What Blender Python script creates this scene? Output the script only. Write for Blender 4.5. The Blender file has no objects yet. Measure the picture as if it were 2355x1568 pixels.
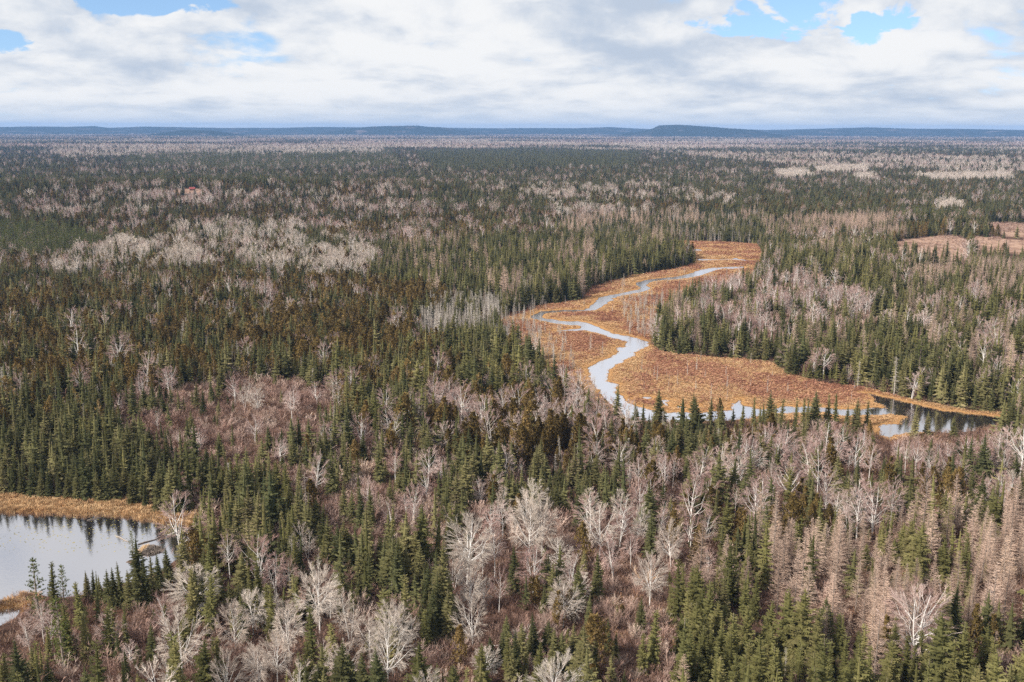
import bpy, math, random
import numpy as np
from mathutils import Vector, Matrix

R = math.radians
SC = bpy.context.scene
COL = SC.collection

# ------------------------------------------------------------------ camera
CAM_H = 85.0
PITCH = R(12.02)
ROLL = 0.0030
FPX = 1000.0                                   # focal length in pixels of a 1024 wide frame
cam_d = bpy.data.cameras.new('camera')
cam_d.sensor_width = 36.0
cam_d.lens = FPX / 1024 * 36.0
cam_d.clip_start = 0.5
cam_d.clip_end = 60000
cam = bpy.data.objects.new('camera', cam_d)
COL.objects.link(cam)
c_f = Vector((0, math.cos(PITCH), -math.sin(PITCH)))
c_r0 = Vector((1, 0, 0))
c_u0 = c_r0.cross(c_f)
c_r = c_r0 * math.cos(ROLL) + c_u0 * math.sin(ROLL)
c_u = c_r.cross(c_f)
cam.matrix_world = Matrix(((c_r.x, c_u.x, -c_f.x, 0), (c_r.y, c_u.y, -c_f.y, 0),
                           (c_r.z, c_u.z, -c_f.z, CAM_H), (0, 0, 0, 1)))
SC.camera = cam

# ------------------------------------------------------------------ light and exposure
SUN_EL, SUN_AZ = R(36), R(-125)                # azimuth from +Y (view direction) towards +X
sd = Vector((math.sin(SUN_AZ) * math.cos(SUN_EL), math.cos(SUN_AZ) * math.cos(SUN_EL), math.sin(SUN_EL)))
sun_d = bpy.data.lights.new('sun', 'SUN')
sun_d.energy = 4.7
sun_d.angle = R(5)
sun_d.color = (1.0, 0.94, 0.86)
sun = bpy.data.objects.new('sun', sun_d)
sun.rotation_euler = (-sd).to_track_quat('-Z', 'Y').to_euler()
sun.location = (0, 0, 300)
COL.objects.link(sun)

SC.view_settings.view_transform = 'Standard'
SC.view_settings.look = 'None'
SC.view_settings.exposure = 0.47
SC.view_settings.gamma = 1.0
SC.view_settings.use_curve_mapping = False
cy = SC.cycles
cy.max_bounces = 4
cy.diffuse_bounces = 2
cy.glossy_bounces = 2
cy.transmission_bounces = 2
cy.volume_bounces = 0
cy.transparent_max_bounces = 4
cy.use_denoising = False
cy.denoiser = 'OPENIMAGEDENOISE'
cy.denoising_input_passes = 'RGB_ALBEDO_NORMAL'
cy.use_adaptive_sampling = False
SC.render.filter_size = 1.35


class NT:
    """small helper to write shader node trees as expressions"""
    def __init__(s, tree):
        s.t = tree
        s.n = tree.nodes
        s.l = tree.links

    def node(s, typ, **kw):
        n = s.n.new(typ)
        for k, v in kw.items():
            setattr(n, k, v)
        return n

    def put(s, sock, v):
        if isinstance(v, bpy.types.NodeSocket):
            s.l.new(v, sock)
        elif v is not None:
            sock.default_value = v

    def math(s, op, a, b=None, c=None, clamp=False):
        n = s.node('ShaderNodeMath', operation=op, use_clamp=clamp)
        s.put(n.inputs[0], a)
        if b is not None:
            s.put(n.inputs[1], b)
        if c is not None:
            s.put(n.inputs[2], c)
        return n.outputs[0]

    def smooth(s, v, a, b, lo=0.0, hi=1.0):
        n = s.node('ShaderNodeMapRange', interpolation_type='SMOOTHSTEP')
        s.put(n.inputs[0], v)
        for i, x in enumerate((a, b, lo, hi)):
            n.inputs[i + 1].default_value = x
        return n.outputs[0]

    def noise(s, vec, scale, detail=4, rough=0.55, dist=0.0, lac=2.0):
        n = s.node('ShaderNodeTexNoise')
        if vec is not None:
            s.put(n.inputs['Vector'], vec)
        n.inputs['Scale'].default_value = scale
        n.inputs['Detail'].default_value = detail
        n.inputs['Roughness'].default_value = rough
        n.inputs['Distortion'].default_value = dist
        n.inputs['Lacunarity'].default_value = lac
        return n.outputs['Fac']

    def mix(s, f, a, b, blend='MIX'):
        n = s.node('ShaderNodeMix', data_type='RGBA', blend_type=blend)
        s.put(n.inputs['Factor'], f)
        for k, v in (('A', a), ('B', b)):
            sock = [i for i in n.inputs if i.name == k and i.type == 'RGBA'][0]
            if isinstance(v, (tuple, list)):
                v = (*v[:3], 1)
            s.put(sock, v)
        return [o for o in n.outputs if o.type == 'RGBA'][0]

    def comb(s, x, y, z):
        n = s.node('ShaderNodeCombineXYZ')
        for i, v in enumerate((x, y, z)):
            s.put(n.inputs[i], v)
        return n.outputs[0]

    def ramp(s, f, stops):
        n = s.node('ShaderNodeValToRGB')
        s.put(n.inputs[0], f)
        e = n.color_ramp.elements
        while len(e) < len(stops):
            e.new(0.5)
        for i, (p, c) in enumerate(stops):
            e[i].position = p
            e[i].color = (*c, 1)
        return n.outputs[0]


def ray_dir(qx, qy):
    """world direction through a point of the photograph (2354 x 1568 grid)"""
    px = (qx / 2354 - 0.5) * 1024
    py = (0.5 - qy / 1568) * 682
    return (c_f * FPX + c_r * px + c_u * py).normalized()


# ------------------------------------------------------------------ sky: Nishita behind broken cloud
world = bpy.data.worlds.new('World')
SC.world = world
world.use_nodes = True
w = NT(world.node_tree)
w.n.clear()
sky = w.node('ShaderNodeTexSky', sky_type='NISHITA', sun_disc=False)
sky.sun_elevation = SUN_EL
sky.sun_rotation = SUN_AZ
sky.air_density = 1.0
sky.dust_density = 0.0
sky.ozone_density = 3.0
tc = w.node('ShaderNodeTexCoord')
sep = w.node('ShaderNodeSeparateXYZ')
w.l.new(tc.outputs['Generated'], sep.inputs[0])
dx, dy, dz = sep.outputs
e = w.math('MAXIMUM', dz, 0.0)
lg = w.math('LOGARITHM', w.math('ADD', e, 0.026), math.e)
# cloud banks get flatter and closer together towards the horizon
wob = w.math('MULTIPLY', w.math('SUBTRACT', w.noise(w.comb(w.math('MULTIPLY', dx, 7), w.math('MULTIPLY', dy, 7), w.math('MULTIPLY', lg, 2.4)), 1.0, 3), 0.5), 0.5)
zz = w.math('ADD', w.math('MULTIPLY', lg, 1.7), wob)
vec = w.comb(w.math('MULTIPLY', dx, 7.0), w.math('MULTIPLY', dy, 7.0), zz)
up = w.node('ShaderNodeVectorMath', operation='ADD')
w.l.new(vec, up.inputs[0])
up.inputs[1].default_value = (0.06, 0, 0.22)
up2 = w.node('ShaderNodeVectorMath', operation='ADD')
w.l.new(vec, up2.inputs[0])
up2.inputs[1].default_value = (7.3, 2.1, 5.5)
n1 = w.noise(vec, 1.15, 10, 0.56, 0.1)
n1u = w.noise(up.outputs[0], 1.15, 6, 0.54, 0.15)
n2 = w.noise(up2.outputs[0], 0.85, 5, 0.5, 0.2)
n3 = w.noise(up2.outputs[0], 3.0, 8, 0.62, 0.3)


def blob(qx, qy, rx, ry, tilt=0.0):
    """soft lens-shaped gap at a fixed direction of the sky; rx, ry half-sizes in radians"""
    d = ray_dir(qx, qy)
    az, el = math.atan2(d.x, d.y), math.asin(d.z)
    a = w.math('SUBTRACT', w.math('ARCTAN2', dx, dy), az)
    b = w.math('SUBTRACT', w.math('ARCSINE', dz), el)
    b = w.math('ADD', b, w.math('MULTIPLY', a, tilt))
    q = w.math('ADD', w.math('POWER', w.math('ABSOLUTE', w.math('DIVIDE', a, rx)), 2.0), w.math('POWER', w.math('ABSOLUTE', w.math('DIVIDE', b, ry)), 2.0))
    q = w.math('ADD', q, w.math('ADD', w.math('MULTIPLY', w.math('SUBTRACT', n1, 0.5), 5.0), w.math('MULTIPLY', w.math('SUBTRACT', n3, 0.5), 3.2)))
    return w.smooth(q, 0.2, 2.4, 1.0, 0.0)


cov = w.math('ADD', w.math('MULTIPLY', w.math('SUBTRACT', n1, 0.5), 2.6), 0.52)
cov = w.math('ADD', cov, w.math('MULTIPLY', w.math('SUBTRACT', n3, 0.5), 0.5))
for bb in ((1875, 30, 0.068, 0.017), (1650, 62, 0.05, 0.008), (1985, 62, 0.018, 0.018), (345, -12, 0.055, 0.013), (12, 95, 0.022, 0.009)):
    cov = w.math('SUBTRACT', cov, w.math('MULTIPLY', blob(*bb), 0.95))
mask = w.smooth(cov, -0.10, 0.26)
lit = w.math('MULTIPLY', w.math('SUBTRACT', n1, n1u), 2.8)
f = w.math('ADD', w.math('ADD', w.math('MULTIPLY', w.math('SUBTRACT', n2, 0.5), 2.6), lit), w.math('MULTIPLY', w.math('SUBTRACT', n3, 0.5), 0.8))
f = w.smooth(f, -0.72, 0.45)
ccol = w.mix(f, (0.385, 0.445, 0.535), (0.675, 0.68, 0.685))
# thin milky veil low over the horizon
low = w.smooth(e, 0.0, 0.030, 0.75, 0.0)
ccol = w.mix(low, ccol, w.mix(n3, (0.40, 0.475, 0.575), (0.59, 0.62, 0.655)))
mask = w.math('MAXIMUM', mask, w.smooth(e, 0.005, 0.035, 0.97, 0.0))
tilt = w.node('ShaderNodeVectorMath', operation='ADD')
w.l.new(tc.outputs['Generated'], tilt.inputs[0])
tilt.inputs[1].default_value = (0, 0, 0.10)
w.l.new(tilt.outputs[0], sky.inputs['Vector'])
skys = w.node('ShaderNodeVectorMath', operation='SCALE')
w.l.new(sky.outputs[0], skys.inputs[0])
skys.inputs['Scale'].default_value = 0.13
bg = w.node('ShaderNodeBackground')
w.l.new(w.mix(mask, skys.outputs[0], ccol), bg.inputs['Color'])
bg.inputs['Strength'].default_value = 1.0
wo = w.node('ShaderNodeOutputWorld')
w.l.new(bg.outputs[0], wo.inputs['Surface'])

# ------------------------------------------------------------------ geometry of the place
rng = np.random.default_rng(7)
cF, cR, cU = (np.array(v) for v in (c_f, c_r, c_u))


def project(x, y, z):
    """ground coordinates -> photograph grid (2354 x 1568)"""
    px, py, pz = np.asarray(x, float), np.asarray(y, float), np.asarray(z, float) - CAM_H
    dpt = px * cF[0] + py * cF[1] + pz * cF[2]
    u = (px * cR[0] + py * cR[1] + pz * cR[2]) / np.maximum(dpt, 1e-3) * FPX
    v = (px * cU[0] + py * cU[1] + pz * cU[2]) / np.maximum(dpt, 1e-3) * FPX
    qx = (u / 1024 + 0.5) * 2354
    qy = (0.5 - v / 682) * 1568
    bad = dpt < 5
    return np.where(bad, -9999, qx), np.where(bad, 9999, qy)


def vnoise(x, y, scale, seed=0, octs=3):
    """value noise, 0..1"""
    out = 0; amp = 1; tot = 0
    x = np.asarray(x, float) / scale; y = np.asarray(y, float) / scale
    for o in range(octs):
        xi, yi = np.floor(x).astype(np.int64), np.floor(y).astype(np.int64)
        fx, fy = x - xi, y - yi
        fx = fx * fx * (3 - 2 * fx); fy = fy * fy * (3 - 2 * fy)

        def hsh(a, b):
            h = (a * 374761393 + b * 668265263 + (seed + o * 17) * 974634777) & 0xFFFFFFFF
            h = ((h ^ (h >> 13)) * 1274126177) & 0xFFFFFFFF
            return ((h ^ (h >> 16)) & 0xFFFF) / 65535.0
        v = (hsh(xi, yi) * (1 - fx) + hsh(xi + 1, yi) * fx) * (1 - fy) + (hsh(xi, yi + 1) * (1 - fx) + hsh(xi + 1, yi + 1) * fx) * fy
        out = out + amp * v; tot += amp
        amp *= 0.5; x = x * 2.03 + 11.3; y = y * 2.03 + 5.7
    return out / tot


def flat(qx, qy, z=0.0):
    """point of the photograph -> point on the level z"""
    d = ray_dir(qx, qy)
    t = (z - CAM_H) / min(d.z, -1e-4)
    return (d.x * t, d.y * t)


def P2Q(pts, sx, ox, oy):
    """points read off an enlarged crop -> photograph grid"""
    k = 2354 / 3072
    return [((ox + a / sx) * k, (oy + b / sx) * k) for a, b in pts]


c1 = lambda p: P2Q(p, 2.944, 1550, 720)
c2 = lambda p: P2Q(p, 2.944, 1550, 920)
c3 = lambda p: P2Q(p, 2.865, 2250, 1100)
c4 = lambda p: P2Q(p, 3.647, 0, 1450)
W = lambda q, z=0.0: np.array([flat(a, b, z) for a, b in q])

river_q = (
    c1([(1990, 236), (1880, 240), (1740, 247), (1640, 265), (1560, 295), (1440, 325), (1300, 338), (1180, 350), (1105, 372), (1070, 380), (1075, 400), (1110, 415), (1110, 437), (1010, 455), (890, 480), (790, 500), (735, 512), (715, 540), (700, 560), (665, 580), (650, 605), (600, 622), (520, 618), (420, 620), (350, 625), (225, 632), (200, 650), (140, 668), (135, 688), (160, 697), (205, 705), (280, 722), (360, 738), (450, 748), (540, 752), (580, 762), (560, 785), (460, 793), (350, 805), (460, 801), (520, 802), (600, 795)])
    + c2([(700, 230), (780, 250), (850, 280), (920, 290), (985, 310), (960, 325), (965, 350), (880, 365), (905, 395), (890, 415), (850, 430), (830, 455), (740, 480), (680, 515), (635, 540), (650, 590), (655, 640), (670, 670), (700, 710), (740, 750), (755, 790), (790, 830), (850, 870), (880, 905), (930, 950), (1000, 990), (1100, 1005), (1250, 1015), (1400, 1015), (1550, 1012), (1700, 1010), (1850, 1010), (1950, 1000), (2050, 990), (2140, 960)])
    + c3([(60, 440), (170, 392), (280, 402), (400, 397), (500, 397), (630, 388), (740, 418), (850, 424), (1040, 416), (1160, 412), (1210, 408), (1350, 425), (1300, 470), (1290, 498), (1130, 500), (1105, 520), (1110, 590), (1200, 610), (1290, 580), (1400, 560), (1560, 560), (1700, 570), (1850, 562), (1960, 540), (2080, 522), (2180, 490), (2200, 440), (2050, 425), (1900, 408), (1700, 384), (1650, 385), (1550, 355), (1400, 320), (1250, 285), (1130, 260), (1060, 235), (990, 228), (1040, 250), (1075, 275), (1075, 305), (1170, 345), (1150, 360), (1060, 352), (1000, 362), (940, 368), (880, 368), (760, 365), (640, 350), (560, 345), (480, 340), (380, 350), (330, 340), (270, 345), (200, 365), (160, 370), (100, 365)])
    + c2([(2150, 905), (2100, 900), (2080, 885), (2010, 880), (1975, 850), (1990, 815), (1960, 830), (1930, 855), (1890, 855), (1895, 890), (1915, 915), (1800, 922), (1700, 932), (1650, 937), (1580, 942), (1500, 932), (1400, 932), (1350, 942), (1280, 927), (1250, 917), (1150, 902), (1040, 877), (1000, 855), (960, 830), (950, 790), (880, 770), (865, 755), (890, 740), (870, 715), (910, 690), (860, 675), (790, 660), (805, 620), (815, 580), (805, 570), (860, 535), (880, 510), (940, 490), (950, 470), (1040, 435), (1050, 420), (1025, 405), (1080, 385), (1160, 350), (1155, 310), (1080, 285), (1000, 265), (900, 245), (850, 240), (780, 215), (740, 195), (680, 165), (620, 145), (540, 130), (440, 133), (370, 125), (300, 110), (250, 110), (215, 90), (230, 65), (300, 52), (400, 45), (530, 42), (640, 35), (700, 20)])
    + c1([(745, 590), (755, 575), (790, 545), (850, 525), (810, 520), (900, 495), (1000, 475), (1100, 455), (1160, 437), (1165, 422), (1130, 405), (1130, 390), (1160, 370), (1250, 357), (1400, 345), (1520, 330), (1610, 310), (1680, 285), (1760, 258), (1880, 252), (1990, 248)]))
pools_q = [
    c2([(1110, 795), (1190, 798), (1200, 808), (1150, 816), (1115, 806)]),
    c2([(1262, 828), (1310, 822), (1370, 830), (1320, 842), (1345, 880), (1300, 870), (1290, 845)]),
    c2([(1410, 880), (1490, 884), (1485, 896), (1415, 892)]), c2([(1540, 880), (1612, 878), (1600, 892), (1550, 892)]),
    c1([(1580, 172), (1640, 166), (1760, 170), (1910, 166), (1935, 156), (1960, 168), (2060, 178), (2140, 178), (2140, 186), (2040, 186), (1920, 176), (1760, 178), (1690, 182), (1620, 184)]),
    c1([(1480, 96), (1570, 84), (1610, 78), (1645, 90), (1600, 98), (1540, 100)])]
pond_q = c4([(-420, 255), (-200, 262), (0, 290), (60, 318), (230, 330), (330, 315), (480, 322), (650, 310), (740, 328), (830, 345), (1000, 330), (1110, 332), (1200, 322), (1300, 347), (1400, 360), (1490, 345), (1560, 382), (1690, 370), (1780, 418), (1900, 428), (2000, 400), (2060, 390), (2085, 430), (2010, 452), (2110, 485), (2160, 540), (2120, 650), (2050, 760), (1900, 860), (1750, 960), (1600, 1040), (1400, 1090), (1150, 1160), (900, 1220), (700, 1250), (500, 1240), (380, 1195), (300, 1205), (200, 1230), (100, 1270), (0, 1310), (-200, 1350), (-420, 1360)])
cove_q = c4([(-420, 1450), (-200, 1425), (0, 1398), (90, 1380), (200, 1366), (230, 1400), (170, 1470), (60, 1530), (-200, 1640), (-420, 1700)])
wet_q = (c1([(1300, 20), (1600, 12), (1900, 22), (2120, 40), (2180, 120), (2190, 200), (2090, 320), (1970, 390), (1810, 430), (1670, 480), (1500, 548), (1405, 600), (1330, 680), (1255, 745), (1225, 800)])
         + c2([(1190, 250), (1185, 330), (1260, 395), (1400, 420), (1530, 428), (1740, 455), (2000, 465), (2250, 497)])
         + c3([(350, 70), (600, 140), (780, 162), (960, 182), (1100, 212), (1280, 258), (1400, 288), (1650, 338), (1850, 378), (2100, 398), (2260, 425), (2260, 500), (1960, 545), (1600, 560), (1400, 600), (1200, 660), (1000, 560), (560, 510), (280, 510), (60, 500)])
         + c2([(2100, 1020), (1700, 1025), (1200, 1030), (960, 1010), (850, 960), (700, 940), (560, 900), (480, 840), (420, 780), (330, 740), (230, 640), (180, 560), (150, 480), (60, 430), (-60, 360), (-160, 260), (-170, 150), (-60, 60)])
         + c1([(0, 640), (150, 585), (330, 565), (600, 525), (620, 440), (830, 365), (980, 325), (1150, 296), (1350, 266), (1500, 236), (1590, 190), (1500, 110), (1380, 60)]))
sedge_q = c4([(-420, 60), (-200, 80), (0, 105), (130, 115), (270, 150), (650, 165), (1000, 205), (1380, 195), (1700, 255), (1880, 315), (2110, 300), (2160, 420), (2180, 520), (2110, 480), (1900, 440), (1560, 400), (600, 340), (-420, 300)])
point_q = c4([(-420, 1300), (0, 1290), (250, 1190), (430, 1200), (420, 1300), (230, 1400), (0, 1420), (-420, 1500)])
field_q = [[(2040, 562), (2075, 552), (2130, 545), (2180, 540), (2225, 548), (2232, 600), (2150, 600), (2075, 585)],
           [(2238, 543), (2300, 548), (2420, 556), (2420, 592), (2300, 584), (2240, 572)],
           [(2230, 512), (2300, 512), (2420, 516), (2420, 552), (2310, 545), (2280, 530)],
           [(898, 459), (915, 455), (955, 456), (962, 464), (925, 467)],
           [(385, 440), (410, 434), (455, 434), (475, 440), (455, 446), (400, 446)]]


def densify(poly, step, rag, seed):
    """subdivide an outline on the ground and fray it a little"""
    r = np.random.default_rng(seed)
    out = []
    n = len(poly)
    for i in range(n):
        a, b = poly[i], poly[(i + 1) % n]
        L = np.hypot(*(b - a)); k = max(1, int(L / step))
        nrm = np.array([-(b - a)[1], (b - a)[0]]) / max(L, 1e-6)
        for j in range(k):
            out.append(a + (b - a) * j / k + nrm * r.normal(0, rag) * (1 if j else 0.4))
    return np.array(out)


river_w = densify(W(river_q), 1.5, 0.42, 1)
pools_w = [densify(W(p), 2.0, 0.15, 2 + i) for i, p in enumerate(pools_q)]
pond_w = densify(W(pond_q), 1.2, 0.18, 20)
cove_w = densify(W(cove_q), 1.2, 0.18, 21)
wet_w, sedge_w, point_w = W(wet_q), W(sedge_q), W(point_q)


def inside(px, py, poly):
    poly = np.asarray(poly); res = np.zeros(px.shape, bool)
    x0, y0 = poly.min(0); x1, y1 = poly.max(0)
    m = (px >= x0) & (px <= x1) & (py >= y0) & (py <= y1)
    if not m.any():
        return res
    qx, qy = px[m], py[m]
    c = np.zeros(qx.shape, bool)
    n = len(poly)
    for i in range(n):
        ax, ay = poly[i]; bx, by = poly[i - 1]
        if ay == by:
            continue
        c ^= ((ay > qy) != (by > qy)) & (qx < (bx - ax) * (qy - ay) / (by - ay) + ax)
    res[m] = c
    return res


def sdist(px, py, poly, pad):
    """signed distance to an outline on the ground (positive outside), clipped at pad"""
    poly = np.asarray(poly)
    out = np.full(px.shape, pad, float)
    x0, y0 = poly.min(0) - pad; x1, y1 = poly.max(0) + pad
    m = (px >= x0) & (px <= x1) & (py >= y0) & (py <= y1)
    if not m.any():
        return out
    qx, qy = px[m], py[m]
    d2 = np.full(qx.shape, pad * pad)
    n = len(poly)
    for i in range(n):
        a, b = poly[i - 1], poly[i]
        ab = b - a; L2 = max(ab @ ab, 1e-9)
        lo = np.minimum(a, b) - pad; hi = np.maximum(a, b) + pad
        k = np.nonzero((qx > lo[0]) & (qx < hi[0]) & (qy > lo[1]) & (qy < hi[1]))[0]
        if not len(k):
            continue
        t = np.clip(((qx[k] - a[0]) * ab[0] + (qy[k] - a[1]) * ab[1]) / L2, 0, 1)
        dd = (qx[k] - a[0] - t * ab[0]) ** 2 + (qy[k] - a[1] - t * ab[1]) ** 2
        d2[k] = np.minimum(d2[k], dd)
    d = np.sqrt(d2)
    d[inside(qx, qy, poly)] *= -1
    out[m] = d
    return out


def water_sd(x, y, pad=8.0):
    s = sdist(x, y, river_w, pad)
    s = np.where(s < pad, s - np.clip((np.hypot(x, y) - 380) / 200, 0, 1) * 1.1, s)
    for p in pools_w + [pond_w, cove_w]:
        s = np.minimum(s, sdist(x, y, p, pad))
    return s


def hill(x, y):
    """low relief of the plain, without the wetland"""
    h = 9.0 * np.exp(-(((x - 195) / 95) ** 2 + ((y - 540) / 120) ** 2))
    h = h + 7.0 * np.exp(-(((x - 336) / 140) ** 2 + ((y - 790) / 90) ** 2))
    h = h + 14.0 * np.exp(-(((x + 380) / 420) ** 2 + ((y - 1230) / 170) ** 2))
    h = h + 3.5 * np.exp(-(((x + 92) / 70) ** 2 + ((y - 300) / 55) ** 2))
    far = np.clip((y - 1300) / 2000, 0, 1)
    h = h + far * 18 * (vnoise(x, y, 1200, 3) - 0.35)
    return h


def ground_z(x, y):
    h = hill(x, y)
    d = np.minimum(sdist(x, y, wet_w, 30), np.minimum(sdist(x, y, pond_w, 30), sdist(x, y, cove_w, 30)))
    k = np.clip(d / 28, 0, 1); k = k * k * (3 - 2 * k)
    z = 0.15 + 0.25 * k + h * k + (0.12 + .15 * k) * (vnoise(x, y, 6, 5, 2) - 0.5)
    s = water_sd(x, y, 8.0)
    return np.where(s < 1.0, np.minimum(z, np.clip(s * 0.2, -0.9, 0.2)), z)


def at(qx, qy, z0=0.0):
    """point of the photograph -> point on the relief"""
    z = z0
    for _ in range(6):
        x, y = flat(qx, qy, z)
        z = float(ground_z(np.array([x]), np.array([y]))[0])
    return x, y, z


# ------------------------------------------------------------------ mesh helpers
def mesh_np(name, V, T, mats=(), face_attr=None, vert_attr=None, mat_idx=None, smooth=False):
    V = np.asarray(V, np.float32); T = np.asarray(T, np.int32)
    k = T.shape[1]
    me = bpy.data.meshes.new(name)
    me.vertices.add(len(V)); me.vertices.foreach_set('co', V.ravel())
    me.loops.add(T.size); me.loops.foreach_set('vertex_index', T.ravel())
    me.polygons.add(len(T))
    me.polygons.foreach_set('loop_start', np.arange(0, T.size, k, dtype=np.int32))
    for m in mats:
        me.materials.append(m)
    if mat_idx is not None:
        me.polygons.foreach_set('material_index', np.asarray(mat_idx, np.int32))
    if smooth:
        me.polygons.foreach_set('use_smooth', np.ones(len(T), bool))
    me.update(calc_edges=True)
    for dom, dct in (('FACE', face_attr or {}), ('POINT', vert_attr or {})):
        for n, a in dct.items():
            at_ = me.attributes.new(n, 'FLOAT', dom)
            at_.data.foreach_set('value', np.asarray(a, np.float32))
    return me


def obj(name, me, parent=None):
    o = bpy.data.objects.new(name, me)
    COL.objects.link(o)
    if parent is not None:
        o.parent = parent
    return o


def tag(o, label=None, cat=None, group=None, kind=None):
    for k, v in (('label', label), ('category', cat), ('group', group), ('kind', kind)):
        if v:
            o[k] = v
    return o


class MB:
    """triangle soup with a random tint for each piece"""
    def __init__(s):
        s.v = []; s.t = []; s.a = []; s.n = 0

    def add(s, verts, tris, tint):
        s.v.extend(verts)
        for t in tris:
            s.t.append((t[0] + s.n, t[1] + s.n, t[2] + s.n)); s.a.append(tint)
        s.n += len(verts)

    def tri(s, a, b, c, tint):
        s.add((a, b, c), ((0, 1, 2),), tint)

    def tube(s, pts, rads, n=4, tint=0.5, cap=True):
        P = [np.asarray(p, float) for p in pts]
        verts = []
        for i, p in enumerate(P):
            d = P[min(i + 1, len(P) - 1)] - P[max(i - 1, 0)]
            d = d / (np.linalg.norm(d) + 1e-9)
            a = np.cross(d, (0.31, 0.95, 0.1) if abs(d[2]) > 0.8 else (0, 0, 1.0)); a /= np.linalg.norm(a) + 1e-9
            b = np.cross(d, a)
            for j in range(n):
                w_ = 2 * math.pi * j / n
                verts.append(p + rads[i] * (math.cos(w_) * a + math.sin(w_) * b))
        tr = []
        for i in range(len(P) - 1):
            for j in range(n):
                q, r_ = i * n + j, i * n + (j + 1) % n
                tr += [(q, r_, r_ + n), (q, r_ + n, q + n)]
        if cap:
            k = (len(P) - 1) * n
            for j in range(1, n - 1):
                tr.append((k, k + j, k + j + 1))
        s.add(verts, tr, tint)

    def mesh(s, name, mat):
        return mesh_np(name, np.array(s.v), np.array(s.t), (mat,), {'tint': s.a})


def joined(name, a, b, ma, mb_):
    V = np.concatenate([np.array(a.v), np.array(b.v)])
    T = np.concatenate([np.array(a.t), np.array(b.t) + len(a.v)])
    return mesh_np(name, V, T, (ma, mb_), {'tint': a.a + b.a}, mat_idx=[0] * len(a.t) + [1] * len(b.t))


# ------------------------------------------------------------------ materials
def material(name):
    m = bpy.data.materials.new(name)
    m.use_nodes = True
    t = NT(m.node_tree)
    t.n.clear()
    out = t.node('ShaderNodeOutputMaterial')
    return m, t, out


def plant_mat(name, stops, tint=0.5, rough=0.9, bright=0.35, trans=0.0, place=0.25):
    """colour differs from plant to plant and from sprig to sprig"""
    m, t, out = material(name)
    oi = t.node('ShaderNodeObjectInfo')
    at_ = t.node('ShaderNodeAttribute', attribute_name='tint')
    f_ = t.math('ADD', t.math('MULTIPLY', oi.outputs['Random'], 1 - tint), t.math('MULTIPLY', at_.outputs['Fac'], tint))
    if place:
        pn = t.noise(oi.outputs['Location'], .035, 4, .6)
        f_ = t.math('ADD', f_, t.math('MULTIPLY', t.math('SUBTRACT', pn, .5), place * 2.4))
    f_ = t.math('ADD', f_, 0.0, clamp=True)
    c = t.ramp(f_, stops)
    hv = t.node('ShaderNodeHueSaturation')
    t.l.new(c, hv.inputs['Color'])
    r2 = t.math('FRACT', t.math('MULTIPLY', oi.outputs['Random'], 37.7))
    t.put(hv.inputs['Value'], t.math('ADD', t.math('MULTIPLY', r2, bright), 1 - bright / 2))
    d = t.node('ShaderNodeBsdfDiffuse')
    t.l.new(hv.outputs[0], d.inputs['Color'])
    if trans:
        tr = t.node('ShaderNodeBsdfTranslucent')
        t.l.new(hv.outputs[0], tr.inputs['Color'])
        mx = t.node('ShaderNodeMixShader')
        mx.inputs[0].default_value = trans
        t.l.new(d.outputs[0], mx.inputs[1]); t.l.new(tr.outputs[0], mx.inputs[2])
        t.l.new(mx.outputs[0], out.inputs[0])
    else:
        t.l.new(d.outputs[0], out.inputs[0])
    return m


M = {}
M['spruce'] = plant_mat('spruce_needles', [(0.0, (0.050, 0.056, 0.026)), (0.4, (0.112, 0.108, 0.046)), (0.75, (0.180, 0.160, 0.070)), (0.92, (0.245, 0.205, 0.105)), (1.0, (0.25, 0.19, 0.13))], 0.34, trans=0.15, bright=.6)
M['olive'] = plant_mat('olive_needles', [(0.0, (0.085, 0.086, 0.034)), (0.5, (0.160, 0.148, 0.055)), (1.0, (0.26, 0.22, 0.10))], 0.38, trans=0.15, bright=.5)
M['cedar'] = plant_mat('cedar_sprays', [(0.0, (0.088, 0.066, 0.026)), (0.5, (0.185, 0.128, 0.046)), (1.0, (0.275, 0.185, 0.078))], 0.45, trans=0.15, bright=.5)
M['pine'] = plant_mat('pine_needles', [(0.0, (0.072, 0.092, 0.032)), (0.5, (0.150, 0.168, 0.050)), (1.0, (0.245, 0.250, 0.085))], 0.5, trans=0.15)
M['larch'] = plant_mat('larch_twigs', [(0.0, (0.30, 0.21, 0.16)), (0.5, (0.49, 0.35, 0.27)), (0.9, (0.59, 0.445, 0.35)), (1.0, (0.64, 0.41, 0.24))], 0.4, bright=.5)
M['birch'] = plant_mat('birch_twigs', [(0.0, (0.30, 0.175, 0.15)), (0.5, (0.44, 0.30, 0.265)), (1.0, (0.60, 0.49, 0.43))], 0.4)
M['aspen'] = plant_mat('aspen_twigs', [(0.0, (0.42, 0.335, 0.28)), (0.5, (0.58, 0.49, 0.415)), (1.0, (0.69, 0.61, 0.53))], 0.4, bright=0.3)
M['shrub'] = plant_mat('shrub_twigs', [(0.0, (0.19, 0.105, 0.080)), (0.35, (0.32, 0.20, 0.158)), (0.65, (0.45, 0.32, 0.262)), (0.88, (0.55, 0.44, 0.365)), (1.0, (0.50, 0.31, 0.17))], 0.3, place=.5, bright=.7)
M['dead'] = plant_mat('dead_wood', [(0.0, (0.26, 0.215, 0.185)), (0.5, (0.41, 0.36, 0.31)), (1.0, (0.56, 0.51, 0.45))], 0.4)
M['bark_white'] = plant_mat('white_bark', [(0.0, (0.56, 0.50, 0.45)), (0.5, (0.70, 0.65, 0.60)), (1.0, (0.78, 0.75, 0.71))], 0.5, bright=0.15)
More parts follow.
